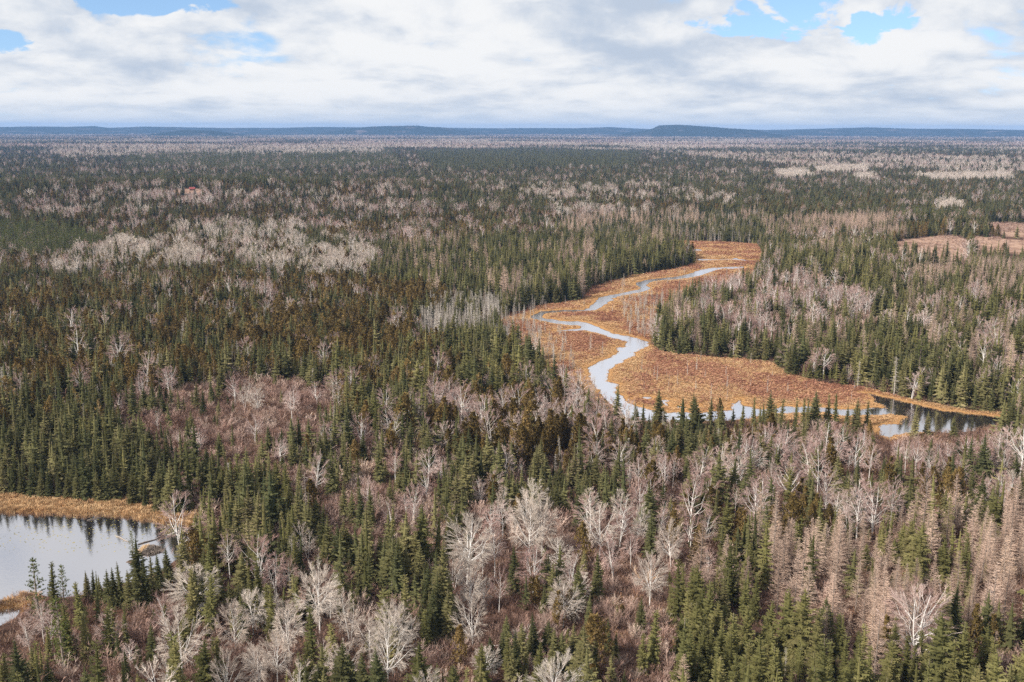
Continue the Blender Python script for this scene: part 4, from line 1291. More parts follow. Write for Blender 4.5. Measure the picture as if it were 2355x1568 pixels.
    ('olive', 0, 'c', 685, 415, 268, 'tall narrow river spruce, right of a close pair', None),
    ('spruce', 1, 'c', 775, 430, 285, 'dark spruce in the clump on the river bank', None),
    ('spruce', 1, 'c', 735, 440, 320, 'broad spruce at the foot of the river bank clump', None),
    ('olive', 0, 'c', 828, 420, 300, 'narrow spruce at the right end of the bank clump', None),
    ('olive', 0, 'c', 440, 450, 290, 'lone narrow spruce tip against the river', None),
    ('olive', 0, 'c', 540, 440, 285, 'narrow spruce with a twin against the pale river', None),
    ('olive', 2, 'c', 555, 445, 285, 'narrow spruce, right one of the river twins', None),
    ('olive', 2, 'c', 505, 440, 285, 'thin spruce left of the river twins', None),
    ('spruce', 0, 'c', 360, 450, 330, 'spruce below the small river inlet', None),
    ('olive', 2, 'c', 315, 420, 285, 'thin spruce standing in the small river inlet', None),
    ('olive', 1, 'c', 265, 440, 320, 'spruce left of the thin inlet spruce', None),
    ('olive', 3, 'c', 185, 960, 735, 'broad olive spruce in brush below the grey aspens', 'the broad olive spruce'),
    ('olive', 0, 'c', 365, 1140, 835, 'narrow dark olive spruce left of the larches', None),
    ('olive', 1, 'c', 300, 1110, 935, 'lumpy olive spruce left of the larches', None),
    ('olive', 1, 'c', 275, 1290, 1100, 'full olive spruce in the lower right wood', None),
    ('olive', 1, 'c', 325, 1300, 1085, 'full olive spruce beside the orange larch', None),
    ('olive', 1, 'c', 690, 1480, 1250, 'big olive spruce standing before the larches', 'the big olive spruce'),
    ('olive', 1, 'c', 950, 1360, 1240, 'dark pointed spruce among the lower larches', None),
    ('dead', 2, 'c', 685, 860, 740, 'pale green-grey dying spruce above the larches', None),
    ('dead', 2, 'c', 350, 1560, 1450, 'pale dead spruce at the lower edge, left of a pair', None),
    ('dead', 2, 'c', 460, 1540, 1405, 'pale dead spruce at the lower edge with fine tip', None),
    ('larch', 1, 'c', 425, 1270, 930, 'orange-tinted bare larch at the left of the larch stand', 'the orange larch'),
    ('larch', 0, 'c', 450, 1130, 860, 'tall tan larch behind the orange larch', None),
    ('larch', 0, 'c', 500, 1240, 985, 'pink-tan larch right of the orange larch', None),
    ('larch', 2, 'c', 585, 1010, 830, 'tan larch at the upper edge of the larch stand', 'the upper tan larch'),
    ('larch', 0, 'c', 680, 1180, 855, 'tan larch with dark trunk in the middle of the stand', 'the dark-trunked larch'),
    ('larch', 2, 'c', 555, 1300, 1035, 'wide pale larch at the lower left of the stand', 'the wide pale larch'),
    ('larch', 0, 'c', 795, 1090, 905, 'pink larch with pointed tip at mid-stand', None),
    ('larch', 2, 'c', 920, 1070, 870, 'broad pink larch below the thin birch', None),
    ('larch', 2, 'c', 775, 1260, 1025, 'broad pink larch before the mid-stand larches', None),
    ('larch', 0, 'c', 900, 1160, 990, 'pink-tan larch at the centre of the stand', None),
    ('larch', 2, 'c', 1110, 1040, 785, 'tallest broad pink larch with layered limbs', 'the tallest pink larch'),
    ('larch', 0, 'c', 1185, 960, 745, 'tall thin larch behind the tallest pink larch', None),
    ('larch', 2, 'c', 1120, 1200, 990, 'broad pink larch below the tallest pink larch', None),
    ('larch', 0, 'c', 1200, 1250, 1070, 'pink larch at the lower right of the stand', None),
    ('larch', 2, 'c', 1350, 960, 770, 'pink larch among the right-edge group', None),
    ('larch', 0, 'c', 1445, 960, 735, 'pale pink larch highest at the right edge', 'the right-edge larch'),
    ('larch', 2, 'c', 1440, 1150, 905, 'broad pink larch at the right edge', None),
    ('larch', 0, 'c', 1520, 1110, 910, 'pink larch cut by the right picture edge', None),
    ('larch', 2, 'c', 850, 1440, 1220, 'wide pale larch at the lower end of the stand', None),
    ('larch', 2, 'c', 625, 1460, 1220, 'wide tan larch left of the big olive spruce', None),
    ('larch', 0, 'c', 1040, 1340, 1165, 'pink larch left of the lower right olive spruces', None),
    ('larch', 1, 'c', 1000, 1260, 1070, 'slim pink larch at mid-stand', None),
    ('larch', 1, 'c', 545, 1400, 1270, 'small grey-tan larch in dark brush', None),
    ('pine', 2, 'c', 1060, 200, 0, 'big white pine towering over the right hillside', 'the towering white pine'),
    ('dead', 2, 'c', 950, 280, 100, 'large grey dead conifer at the marsh edge above the pool', 'the large grey dead conifer'),
    ('dead', 2, 'c', 785, 240, 120, 'grey dead conifer at the marsh edge', None),
]
# rows of spruces along both shores of the pond
for i, (bx, by, ty) in enumerate([(-20, 720, 590), (20, 722, 560), (62, 720, 600), (105, 728, 585), (150, 737, 580), (190, 738, 620), (225, 740, 605), (265, 742, 620), (310, 744, 615), (350, 748, 600), (392, 750, 505), (440, 755, 610), (480, 752, 590), (520, 750, 560), (600, 768, 610), (655, 780, 672), (722, 795, 590), (770, 806, 560), (820, 808, 610), (852, 800, 650)]):
    NAMED.append(('spruce', i % 3 if i % 4 else 2, 'a', bx, by, ty, '%s spruce from the left in the row on the far pond shore' % ['first', 'second', 'third', 'fourth', 'fifth', 'sixth', 'seventh', 'eighth', 'ninth', 'tenth', 'eleventh', 'twelfth', 'thirteenth', 'fourteenth', 'fifteenth', 'sixteenth', 'seventeenth', 'eighteenth', 'nineteenth', 'twentieth'][i], 'the far-shore spruce row' if i in (8, 16) else None))
for i, (bx, by, ty) in enumerate([(395, 1190, 1062), (425, 1205, 1055), (455, 1220, 1085), (490, 1228, 1058), (522, 1232, 1050), (550, 1232, 1020), (590, 1236, 1058), (622, 1236, 1050), (655, 1225, 1008), (690, 1190, 985), (722, 1165, 985), (760, 1130, 955), (832, 1110, 870), (820, 1180, 1000), (870, 1200, 1060)]):
    NAMED.append(('spruce', [0, 3, 0, 2][i % 4], 'a', bx, by, ty, '%s spruce from the left in the hedge-like row on the near pond shore' % ['first', 'second', 'third', 'fourth', 'fifth', 'sixth', 'seventh', 'eighth', 'ninth', 'tenth', 'eleventh', 'twelfth', 'thirteenth', 'fourteenth', 'fifteenth'][i], 'the near-shore spruce row' if i in (4, 10) else None))


def height_for(x, y, z, qy_top):
    zs = z + np.linspace(.5, 30, 300)
    _, q = project(np.full(300, x), np.full(300, y), zs)
    return float(np.interp(-qy_top, -q, zs)) - z


trees = []      # (kind, shape, x, y, z, height, label, short)
K_ = 2354 / 3072
for kind, var, cr, bx, by, ty, label, short in NAMED:
    fx, fy, tq = (OX[cr] + bx / 1.499) * K_, (1000 + by / 1.499) * K_, (1000 + ty / 1.499) * K_
    x, y, z = at(fx, fy)
    trees.append([kind, var, x, y, max(z, .1) - .1, height_for(x, y, z, tq), label, short])

# clear the ground under and just in front of the trees above
nx_, ny_ = np.array([a[2] for a in trees]), np.array([a[3] for a in trees])
kill = np.zeros(len(X), bool)
near = np.nonzero(np.hypot(X, Y) < 640)[0]
for a in trees:
    x, y = a[2], a[3]
    d = math.hypot(x, y); ux, uy = x / d, y / d
    rx, ry = X[near] - x, Y[near] - y
    along = -(rx * ux + ry * uy); side = np.abs(rx * uy - ry * ux)
    wide = 1.2 + a[5] * (.17 if a[0] in ('aspen', 'birch') else .10)
    big = KIND[near] != KINDS.index('shrub')
    kill[near[((side < wide) & (along > -wide) & (along < wide))]] = True
    kill[near[(side < wide * .9) & (along > 0) & (along < a[5] * .8) & big]] = True
X, Y, Z, KIND, SIZE = X[~kill], Y[~kill], Z[~kill], KIND[~kill], SIZE[~kill]

# thin grey snags out on the marsh
sx_, sy_ = [], []
r = np.random.default_rng(77)
wb0, wb1 = wet_w.min(0), wet_w.max(0)
cx, cyy = r.uniform(wb0[0], wb1[0], 9000), r.uniform(wb0[1], min(wb1[1], 620), 9000)
m = inside(cx, cyy, wet_w) & (water_sd(cx, cyy, 6) > 2.5)
cx, cyy = cx[m], cyy[m]
qx_, qy_ = project(cx, cyy, np.zeros(len(cx)))
pr = np.full(len(cx), .05)
for poly, v in (([(1130, 760), (1300, 760), (1330, 860), (1400, 960), (1280, 960), (1200, 860)], .6), ([(1420, 680), (1530, 680), (1510, 800), (1450, 790)], .7), ([(1150, 690), (1260, 690), (1250, 780), (1150, 800)], .9), ([(1640, 780), (1900, 790), (2000, 870), (1700, 830)], .06)):
    pr[inside(qx_, qy_, poly)] = v
m = r.uniform(0, 1, len(cx)) < pr
cx, cyy = cx[m], cyy[m]
X = np.concatenate([X, cx]); Y = np.concatenate([Y, cyy]); Z = np.concatenate([Z, ground_z(cx, cyy)])
KIND = np.concatenate([KIND, np.full(len(cx), KINDS.index('dead'))]); SIZE = np.concatenate([SIZE, r.uniform(.35, .75, len(cx))])

N_ = len(X)
BASE_H = dict(spruce=9.0, olive=9.4, cedar=7.6, pine=11.5, larch=11.0, birch=9.2, aspen=9.8, dead=7.8, shrub=3.0)
HT = np.array([BASE_H[k] for k in KINDS])[KIND] * SIZE * np.clip(rng.normal(1, .28, N_), .4, 1.7)
# young trees stand among the tall ones
young = (rng.uniform(0, 1, N_) < .22) & (KIND <= 3)
HT = np.where(young, HT * rng.uniform(.35, .7, N_), HT)
DIST = np.hypot(X, Y)
hid = np.zeros(N_, bool); hid_p = np.zeros(N_, bool); hid2 = np.zeros(N_, bool)
nr_ = np.nonzero((DIST < 620) & (KIND != KINDS.index('dead')))[0]
for fr in (.3, .55, .8, 1.0):
    a_, b_ = project(X[nr_], Y[nr_], Z[nr_] + HT[nr_] * fr)
    for pq in (river_q, pond_q, cove_q):
        hid[nr_] |= inside(a_, b_, pq)
    hid_p[nr_] |= inside(a_, b_, river_q) & (a_ > 1990)
    hid2[nr_] |= inside(a_, b_, wet_q) & (Y[nr_] < 330)
hid3 = np.zeros(N_, bool)
for pq in field_q:
    for fr in (.5, 1.0):
        a_, b_ = project(X, Y, Z + HT * fr)
        hid3 |= inside(a_, b_, pq) & (DIST < 1300)
drop = hid_p | (hid & (rng.uniform(0, 1, N_) < np.where(KIND == KINDS.index('cedar'), .72, np.where(KIND <= 1, .8, .93)))) | (hid2 & (rng.uniform(0, 1, N_) < .3)) | (hid3 & (rng.uniform(0, 1, N_) < .85))
X, Y, Z, KIND, SIZE, HT, DIST = (v[~drop] for v in (X, Y, Z, KIND, SIZE, HT, DIST))
N_ = len(X)
QX, QY = project(X, Y, Z + HT * .6)
INVIEW = (QX > 5) & (QX < 2349) & (QY > 0) & (QY < 1560)

# ------------------------------------------------------------------ single trees
NOUN = dict(spruce=('spruce_tree', 'dark green spruce', 'spruce'), olive=('spruce_tree', 'narrow olive spruce', 'spruce'), cedar=('cedar_tree', 'brown-green cedar', 'cedar'),
            pine=('pine_tree', 'open-crowned green pine', 'pine'), larch=('larch_tree', 'bare tan larch', 'larch'), birch=('birch_tree', 'bare white-stemmed birch', 'birch'),
            aspen=('aspen_tree', 'bare cream aspen', 'aspen'), dead=('dead_tree', 'grey dead tree', 'dead tree'), shrub=('bare_shrub', 'bare mauve-brown shrub', 'shrub'))
GROUP = dict(spruce='spruces of the boreal wood', olive='spruces of the boreal wood', cedar='cedars of the lowland wood', pine='pines among the spruces', larch='bare larches', birch='bare birches', aspen='bare pale aspens', dead='dead trees and snags', shrub='bare shrubs in the clearings')
LIMIT = dict(spruce=300, cedar=300, pine=60, larch=240, birch=300, aspen=240, dead=240, shrub=300)
LIMIT['dead tree'] = LIMIT['dead']


def put_tree(kind, var, x, y, z, h, label, rot, lean, wide, parts):
    p = PR[kind][var % len(PR[kind])]
    s = h / p.h
    name, _, cat = NOUN[kind]
    if parts:
        o = bpy.data.objects.new(name, None)
        o.empty_display_size = .5
    else:
        o = bpy.data.objects.new(name, p.whole)
    COL.objects.link(o)
    o.location = (x, y, z)
    o.rotation_euler = (lean[0], lean[1], rot)
    o.scale = (s * wide, s * wide, s)
    tag(o, label, cat, GROUP[kind])
    if parts:
        for n_, me in (('trunk' if kind != 'shrub' else 'stem', p.trunk), ('crown', p.crown)):
            ch = bpy.data.objects.new(n_, me)
            COL.objects.link(ch)
            ch.parent = o
    return o


used = {}
for a in trees:
    kind, var, x, y, z, h, label, short = a
    wd = 1.0
    if kind in ('aspen', 'birch'):
        wd = .86
    put_tree(kind, var, x, y, z, h, label, U(0, 6.28), (U(-.03, .03), U(-.03, .03)), wd * U(.94, 1.08), True)
    c_ = NOUN[kind][2]
    used[c_] = used.get(c_, 0) + 1

# landmarks that the remaining trees are told apart by
LM = [(a[2], a[3], a[7]) for a in trees if a[7]]
for q, s in (((1227, 728), 'the river’s leftmost bend'), ((1470, 790), 'the river’s right bend'), ((1370, 860), 'the river’s wide reach'), ((1480, 655), 'the river’s far narrow bend'), ((1640, 620), 'the far end of the river'),
             ((2100, 950), 'the dark pool'), ((1930, 900), 'the marsh’s right tip'), ((1700, 820), 'the far marsh edge'), ((1120, 730), 'the grey snag stand'), ((640, 930), 'the brush clearing'),
             ((230, 1130), 'the pond’s far shore'), ((20, 1150), 'the pond’s left end'), ((430, 1180), 'the pond inlet'), ((2150, 580), 'the tan field'), ((1900, 520), 'the pink larch belt'), ((1600, 560), 'the far marsh'),
             ((330, 1240), 'the islet'), ((40, 1400), 'the small cove'), ((1300, 900), 'the marsh’s lower left edge'), ((2250, 760), 'the right hillside'), ((1750, 700), 'the mauve hillside'), ((550, 580), 'the pale aspen band'),
             ((60, 560), 'the bright green pines'), ((300, 740), 'the brown cedar wood'), ((930, 460), 'the golden clearing'), ((60, 900), 'the left edge wood'), ((850, 870), 'the dense central spruces'), ((1750, 990), 'the river-bank cedars')):
    x, y, z = at(*q)
    LM.append((x, y, s))
lmx, lmy = np.array([l[0] for l in LM]), np.array([l[1] for l in LM])
ORD = ['first', 'second', 'third', 'fourth', 'fifth', 'sixth', 'seventh', 'eighth', 'ninth', 'tenth', 'eleventh', 'twelfth', 'thirteenth', 'fourteenth', 'fifteenth', 'sixteenth']
single = np.zeros(N_, bool)
todo = []
for i in np.argsort(DIST - HT * 2):
    if not INVIEW[i]:
        continue
    k = KINDS[KIND[i]]; c_ = NOUN[k][2]
    if used.get(c_, 0) >= LIMIT[c_] or DIST[i] > 1300:
        continue
    used[c_] = used.get(c_, 0) + 1
    single[i] = True
    d = math.hypot(X[i], Y[i]); ux, uy = X[i] / d, Y[i] / d
    opts = []
    for j in np.argsort((lmx - X[i]) ** 2 + (lmy - Y[i]) ** 2)[:6]:
        rx, ry = X[i] - lmx[j], Y[i] - lmy[j]
        al, si = rx * ux + ry * uy, rx * uy - ry * ux
        opts.append((('behind' if al > 0 else 'in front of') if abs(al) > abs(si) * 1.4 else ('right of' if si > 0 else 'left of'), LM[j][2]))
    j = int(np.argmin((lmx - X[i]) ** 2 + (lmy - Y[i]) ** 2)); rx, ry = X[i] - lmx[j], Y[i] - lmy[j]
    sz = HT[i] / BASE_H[k]
    adj = 'tall ' if sz > 1.12 else ('young ' if sz < .68 else '')
    todo.append((i, k, adj + NOUN[k][1], opts, math.hypot(rx, ry)))
todo.sort(key=lambda q: q[4])
cnt = {}
for i, k, what, opts, dd in todo:
    key = next(((what,) + o_ for o_ in opts if cnt.get((what,) + o_, 0) < len(ORD)), (what,) + opts[0])
    n = cnt.get(key, 0); cnt[key] = n + 1
    if n == 0:
        label = '%s nearest %s %s' % key
    elif n < len(ORD):
        label = '%s, %s nearest %s %s' % (key[0], ORD[n], key[1], key[2])
    else:
        label = '%s in the thicket %s %s' % key
    h = float(HT[i])
    var = RND.randrange(len(PR[k]))
    put_tree(k, var, X[i], Y[i], Z[i] - .08, h, label, U(0, 6.28), (U(-.05, .05), U(-.05, .05)), U(.92, 1.32) * (1.15 if h < 6 and k in ('spruce', 'olive') else 1), DIST[i] < 340 and k != 'shrub')

# ------------------------------------------------------------------ the rest of the woods, one mass for each kind
def scatter_group(name, protos):
    ng = bpy.data.node_groups.new(name, 'GeometryNodeTree')
    ng.interface.new_socket('Geometry', in_out='INPUT', socket_type='NodeSocketGeometry')
    ng.interface.new_socket('Geometry', in_out='OUTPUT', socket_type='NodeSocketGeometry')
    n, l = ng.nodes, ng.links
    gi, go = n.new('NodeGroupInput'), n.new('NodeGroupOutput')
    jn = n.new('GeometryNodeJoinGeometry')
    for p in protos:
        oi = n.new('GeometryNodeObjectInfo')
        oi.inputs['Object'].default_value = p
        oi.inputs['As Instance'].default_value = False
        ti = n.new('GeometryNodeGeometryToInstance')
        l.new(oi.outputs['Geometry'], ti.inputs[0])
        l.new(ti.outputs[0], jn.inputs[0])
    iop = n.new('GeometryNodeInstanceOnPoints')
    l.new(gi.outputs[0], iop.inputs['Points'])
    l.new(jn.outputs[0], iop.inputs['Instance'])
    iop.inputs['Pick Instance'].default_value = True

    def attr(nm, typ):
        a = n.new('GeometryNodeInputNamedAttribute'); a.data_type = typ
        a.inputs['Name'].default_value = nm
        return a.outputs[0]
    l.new(attr('shape', 'INT'), iop.inputs['Instance Index'])
    l.new(attr('turn', 'FLOAT_VECTOR'), iop.inputs['Rotation'])
    l.new(attr('size', 'FLOAT_VECTOR'), iop.inputs['Scale'])
    l.new(iop.outputs[0], go.inputs[0])
    return ng


def scatter(name, label, protos, x, y, z, sxy, sz, shape, lean=.03):
    n = len(x)
    me = bpy.data.meshes.new(name)
    me.vertices.add(n)
    me.vertices.foreach_set('co', np.stack([x, y, z], -1).astype(np.float32).ravel())
    a = me.attributes.new('shape', 'INT', 'POINT'); a.data.foreach_set('value', np.asarray(shape, np.int32))
    rt = np.stack([rng.normal(0, lean, n), rng.normal(0, lean, n), rng.uniform(0, 6.28, n)], -1).astype(np.float32)
    a = me.attributes.new('turn', 'FLOAT_VECTOR', 'POINT'); a.data.foreach_set('vector', rt.ravel())
    a = me.attributes.new('size', 'FLOAT_VECTOR', 'POINT'); a.data.foreach_set('vector', np.stack([sxy, sxy, sz], -1).astype(np.float32).ravel())
    o = obj(name, me)
    md = o.modifiers.new('scatter', 'NODES')
    md.node_group = scatter_group(name, [p if isinstance(p, bpy.types.Object) else p.src for p in protos])
    return tag(o, label, None, None, 'stuff')


STUFF = dict(spruce=('spruce_woods', 'dark spruce woods stretching to the horizon'), olive=('olive_spruce_woods', 'olive green spruce woods of the lowland'), cedar=('cedar_woods', 'brown-green cedar woods left of the marsh'),
             pine=('pine_woods', 'distant green pine woods'), larch=('larch_woods', 'pinkish bare larch woods'), birch=('birch_woods', 'mauve-grey bare birch woods far across the plain'), aspen=('aspen_woods', 'pale bare aspen woods'),
             dead=('snag_woods', 'grey dead timber round the marsh'), shrub=('brush_thicket', 'mauve-brown leafless brush'))
for ki, k in enumerate(KINDS):
    m = (KIND == ki) & ~single
    if not m.any():
        continue
    x, y, z, h, d = X[m], Y[m], Z[m], HT[m], DIST[m]
    nn_, nf_ = len(PR[k]), len(FAR[k])
    lim = dict(aspen=1100, birch=900, larch=800, shrub=700, dead=700).get(k, 850)
    shp = np.where(d < lim, rng.integers(0, nn_, len(x)), nn_ + rng.integers(0, nf_, len(x)))
    s = h / PR[k][0].h
    wide = s * rng.uniform(.9, 1.35, len(x)) * np.clip(1 + (d - 2200) / 13000, 1, 1.6)
    if k == 'shrub':
        far_ = np.clip((d - 750) / 2000, 0, 1)
        s = s * (1 + far_)
        wide = wide * (1 + far_)
    scatter(*STUFF[k], PR[k] + FAR[k], x, y, z - .1, wide, s, shp)

# ------------------------------------------------------------------ undergrowth, sedge and heath
def patch(d0, d1, sp, seed, half=R(35)):
    r = np.random.default_rng(seed); xs, ys = [], []
    d = d0
    while d < d1:
        s = sp * max(1, d / 380)
        n = int(2 * half * d / s)
        a = np.linspace(-half, half, n) + r.uniform(-.6, .6, n) * s / d
        dd = d + r.uniform(-.6, .6, n) * s
        xs.append(dd * np.sin(a)); ys.append(dd * np.cos(a)); d += s * .9
    return np.concatenate(xs), np.concatenate(ys)


def src(name, mb_, mat):
    return bpy.data.objects.new(name, mb_.mesh(name, mat))


low = []
for kw in (dict(H=1.3, spread=1.0, stems=8, tw=8, wid=.02), dict(H=1.7, spread=1.2, stems=8, tw=8, wid=.02), dict(H=.9, spread=1.1, stems=9, tw=7, wid=.022)):
    t_, c_ = shrub(**kw)
    low.append(bpy.data.objects.new('undergrowth_shape', joined('undergrowth', t_, c_, M['low'], M['low'])))
x, y = patch(105, 640, 1.25, 3)
wz = inside(x, y, wet_w)
m = ~wz & ~inside(x, y, sedge_w) & (water_sd(x, y, 3) > .6)
x, y = x[m], y[m]
scatter('undergrowth', 'low red-brown brush covering the forest floor', low, x, y, ground_z(x, y) - .05, rng.uniform(.7, 1.3, len(x)), rng.uniform(.6, 1.4, len(x)), rng.integers(0, 3, len(x)))

sed = [src('sedge_shape', tuft(34, .62, .5, .025, .5), M['sedge']) for _ in range(3)]
hea = [src('heath_shape', heath_bush(70, .5, .62), M['heath']) for _ in range(3)]
x, y = patch(130, 780, .66, 8)
m = inside(x, y, wet_w) | inside(x, y, sedge_w) | inside(x, y, point_w)
x, y = x[m], y[m]
ws = water_sd(x, y, 9)
m = ws > np.where(np.hypot(x, y) > 420, 1.2, rng.uniform(-.7, .3, len(x)))
x, y, ws = x[m], y[m], ws[m]
gold = vnoise(x, y, 14, 401, 4) * 1.0 + np.clip(1 - ws / 9, 0, 1) * .30 + (inside(x, y, sedge_w)) * .7 + rng.normal(0, .09, len(x))
isg = gold > .585
z = ground_z(x, y)
dd = np.hypot(x, y)
thick = rng.uniform(0, 1, len(x)) < np.where(isg, 1, np.clip(.35 + vnoise(x, y, 5, 405, 2), 0, 1))
a_, b_ = isg & thick, ~isg & thick
s = rng.uniform(.7, 1.35, len(x)) * np.clip(dd / 430, 1, 1.5) * np.where(inside(x, y, sedge_w), 1.25, 1) * np.where(dd > 260, np.clip(.30 + ws * .16, .34, .85), 1)
scatter('sedge_grass', 'golden sedge along the water and over the marsh', sed, x[a_], y[a_], z[a_], s[a_], s[a_] * rng.uniform(.7, 1.2, a_.sum()), rng.integers(0, 3, a_.sum()), .08)
scatter('heath', 'rust-red low heath in the middle of the marsh', hea, x[b_], y[b_], z[b_], s[b_], s[b_] * rng.uniform(.6, 1.3, b_.sum()), rng.integers(0, 3, b_.sum()), .08)
fx_, fy_ = [], []
r = np.random.default_rng(88)
for pq in field_q[:3]:
    pw_ = np.array([at(*c_)[:2] for c_ in pq]); lo, hi = pw_.min(0), pw_.max(0)
    n_ = int((hi - lo).prod() / 5)
    a_, b_ = r.uniform(lo[0], hi[0], n_), r.uniform(lo[1], hi[1], n_)
    m = inside(a_, b_, pw_) & (r.uniform(0, 1, n_) < np.clip(vnoise(a_, b_, 22, 611) * 1.6 - .35, .05, 1))
    fx_.append(a_[m]); fy_.append(b_[m])
x, y = np.concatenate(fx_), np.concatenate(fy_)
s = r.uniform(.35, .8, len(x))
scatter('field_brush', 'low pinkish brush over the clearings on the right', FAR['shrub'], x, y, ground_z(x, y), s * 1.3, s * .7, np.zeros(len(x)))
#DETAILS

# ------------------------------------------------------------------ things in and round the pond, fallen trees, the cabin
def cq(c, x, y):
    ox = OX[c]
    return (ox + x / 1.499) * K_, (1000 + y / 1.499) * K_


def simple_mat(name, a, b, scale, rough=.85):
    m, t, out = material(name)
    tcn = t.node('ShaderNodeTexCoord')
    n = t.noise(tcn.outputs['Object'], scale, 5, .65)
    c = t.mix(t.smooth(n, .3, .7), a, b)
    p = t.node('ShaderNodeBsdfPrincipled')
    t.l.new(c, p.inputs['Base Color']); p.inputs['Roughness'].default_value = rough
    t.l.new(p.outputs[0], out.inputs[0])
    return m


def mound(name, mat, rx, ry, h, n=26, m=9, seed=1):
    V, T = [(0, 0, h)], []
    for i in range(1, m + 1):
        u = i / m
        for j in range(n):
            a = 2 * math.pi * j / n
            k = 1 + .16 * math.sin(3 * a + seed) + .10 * math.sin(7 * a + 2 * seed)
            x, y = math.cos(a) * rx * u * k, math.sin(a) * ry * u * k
            z = h * (1 - u ** 1.7) + .16 * h * math.sin(9 * x + seed) * math.cos(8 * y) * (1 - u) - .35 * u ** 6
            V.append((x, y, z))
    for j in range(n):
        T.append((0, 1 + j, 1 + (j + 1) % n))
    for i in range(m - 1):
        for j in range(n):
            a, b = 1 + i * n + j, 1 + i * n + (j + 1) % n
            T += [(a, a + n, b + n), (a, b + n, b)]
    return mesh_np(name, np.array(V), np.array(T), (mat,))


mud = simple_mat('peat_and_mud', (.06, .036, .022), (.15, .09, .05), 1.8)
x, y = flat(*c4([(1655, 735)])[0])
lodge = bpy.data.objects.new('beaver_lodge', None); COL.objects.link(lodge); lodge.location = (x, y, 0)
obj('mound', mound('lodge_mound', mud, 2.3, 1.7, .8), lodge)
st = MB()
for k in range(420):
    a = U(0, 6.283); u = math.sqrt(U(0, 1)); px, py = math.cos(a) * 2.4 * u, math.sin(a) * 1.9 * u
    pz = .95 * (1 - u ** 1.7) + .06
    d = a + U(-1.2, 1.2); L = U(.6, 1.7)
    st.tube([(px - math.cos(d) * L * .5, py - math.sin(d) * L * .5, pz + U(-.05, .28)), (px + math.cos(d) * L * .5, py + math.sin(d) * L * .5, max(-.1, pz - U(0, .4)))], [U(.03, .06), .02], 4, U(0, 1), False)
tag(obj('sticks', st.mesh('lodge_sticks', M['bark_grey']), lodge), kind='stuff')
sg = MB()
for k in range(190):
    a = U(2.2, 4.0); u = math.sqrt(U(.05, 1.15)); b = (math.cos(a) * 2.4 * u, math.sin(a) * 1.9 * u, max(-.1, .95 * (1 - u ** 1.7)))
    a2 = U(0, 6.28); h = U(.4, .9)
    sg.tri((b[0] - .04, b[1], b[2]), (b[0] + .04, b[1], b[2]), (b[0] + math.cos(a2) * h * .5, b[1] + math.sin(a2) * h * .5, b[2] + h), U(.3, 1))
tag(obj('sedge', sg.mesh('lodge_sedge', M['sedge']), lodge), kind='stuff')
tag(lodge, 'low beaver lodge of mud and sticks with golden sedge in the pond', 'beaver lodge')

x, y = flat(*cq('a', 600, 1026))
tag(obj('islet', mound('islet', mud, 1.5, 1.2, .3, seed=4)), 'tiny islet under the lone pine in the pond', None, None, 'structure').location = (x, y, 0)


def log(p, q, r, label, mat, lift=.08, stubs=4):
    a, b = np.array([*p, lift]), np.array([*q, lift * .6])
    d = b - a; L = np.linalg.norm(d); d /= L
    s = np.array((-d[1], d[0], 0))
    t_ = MB()
    t_.tube([tuple(-d * L * .5 - d * .0), tuple(-d * L * .2 + s * L * .015 + np.array((0, 0, .05))), tuple(d * L * .2 - s * L * .02 + np.array((0, 0, .03))), tuple(d * L * .5)], [r, r * .92, r * .72, r * .35], 7, .7)
    root = bpy.data.objects.new('floating_log', t_.mesh('log', mat)); COL.objects.link(root)
    root.location = tuple((a + b) / 2)
    for k in range(stubs):
        f_ = U(-.35, .45); o = d * L * f_
        sb = MB(); sg_ = RND.choice((-1, 1)); l = U(.3, .9)
        sb.tube([tuple(o), tuple(o + s * sg_ * l + d * l * .5 + np.array((0, 0, U(.05, .35))))], [r * .35, .012], 4, .6, False)
        obj('branch_stub', sb.mesh('branch_stub', mat), root)
    return tag(root, label, 'log', 'logs in the pond')


for (p0, p1, r_, lb, mt) in (((1270, 580), (1425, 650), .13, 'pale log floating left of the islet pine', M['dead']),
                             ((1510, 672), (1752, 600), .12, 'dark log sticking out behind the beaver lodge', M['bark_grey']),
                             ((1830, 572), (2130, 482), .12, 'long pale log reaching from the pond’s inlet shore', M['dead']),
                             ((950, 412), (1122, 372), .12, 'brown log floating off the far sedge bank', M['bark_grey'])):
    q0, q1 = c4([p0, p1])
    log(flat(*q0), flat(*q1), r_, lb, mt)

# lily pads and floating leaves
lp = MB()
for k in range(520):
    px, py = RND.choice([(U(300, 2050), U(345, 620)), (U(0, 1400), U(450, 760)), (U(1750, 2100), U(430, 560))])
    gx, gy = flat(*c4([(px, py)])[0])
    if float(water_sd(np.array([gx]), np.array([gy]), 4)[0]) > -.4:
        continue
    r_ = U(.07, .17); n = 6; a0 = U(0, 6)
    lp.add([(gx + math.cos(a0 + 6.283 * j / n) * r_, gy + math.sin(a0 + 6.283 * j / n) * r_, .012) for j in range(n)], [(0, j, j + 1) for j in range(1, n - 1)], U(0, 1))
lilym = plant_mat('lily_pad', [(0.0, (.16, .15, .05)), (.5, (.34, .28, .08)), (1.0, (.5, .42, .2))], .9)
tag(obj('floating_leaves', lp.mesh('floating_leaves', lilym)), 'yellowed lily pads scattered on the pond', None, None, 'stuff')


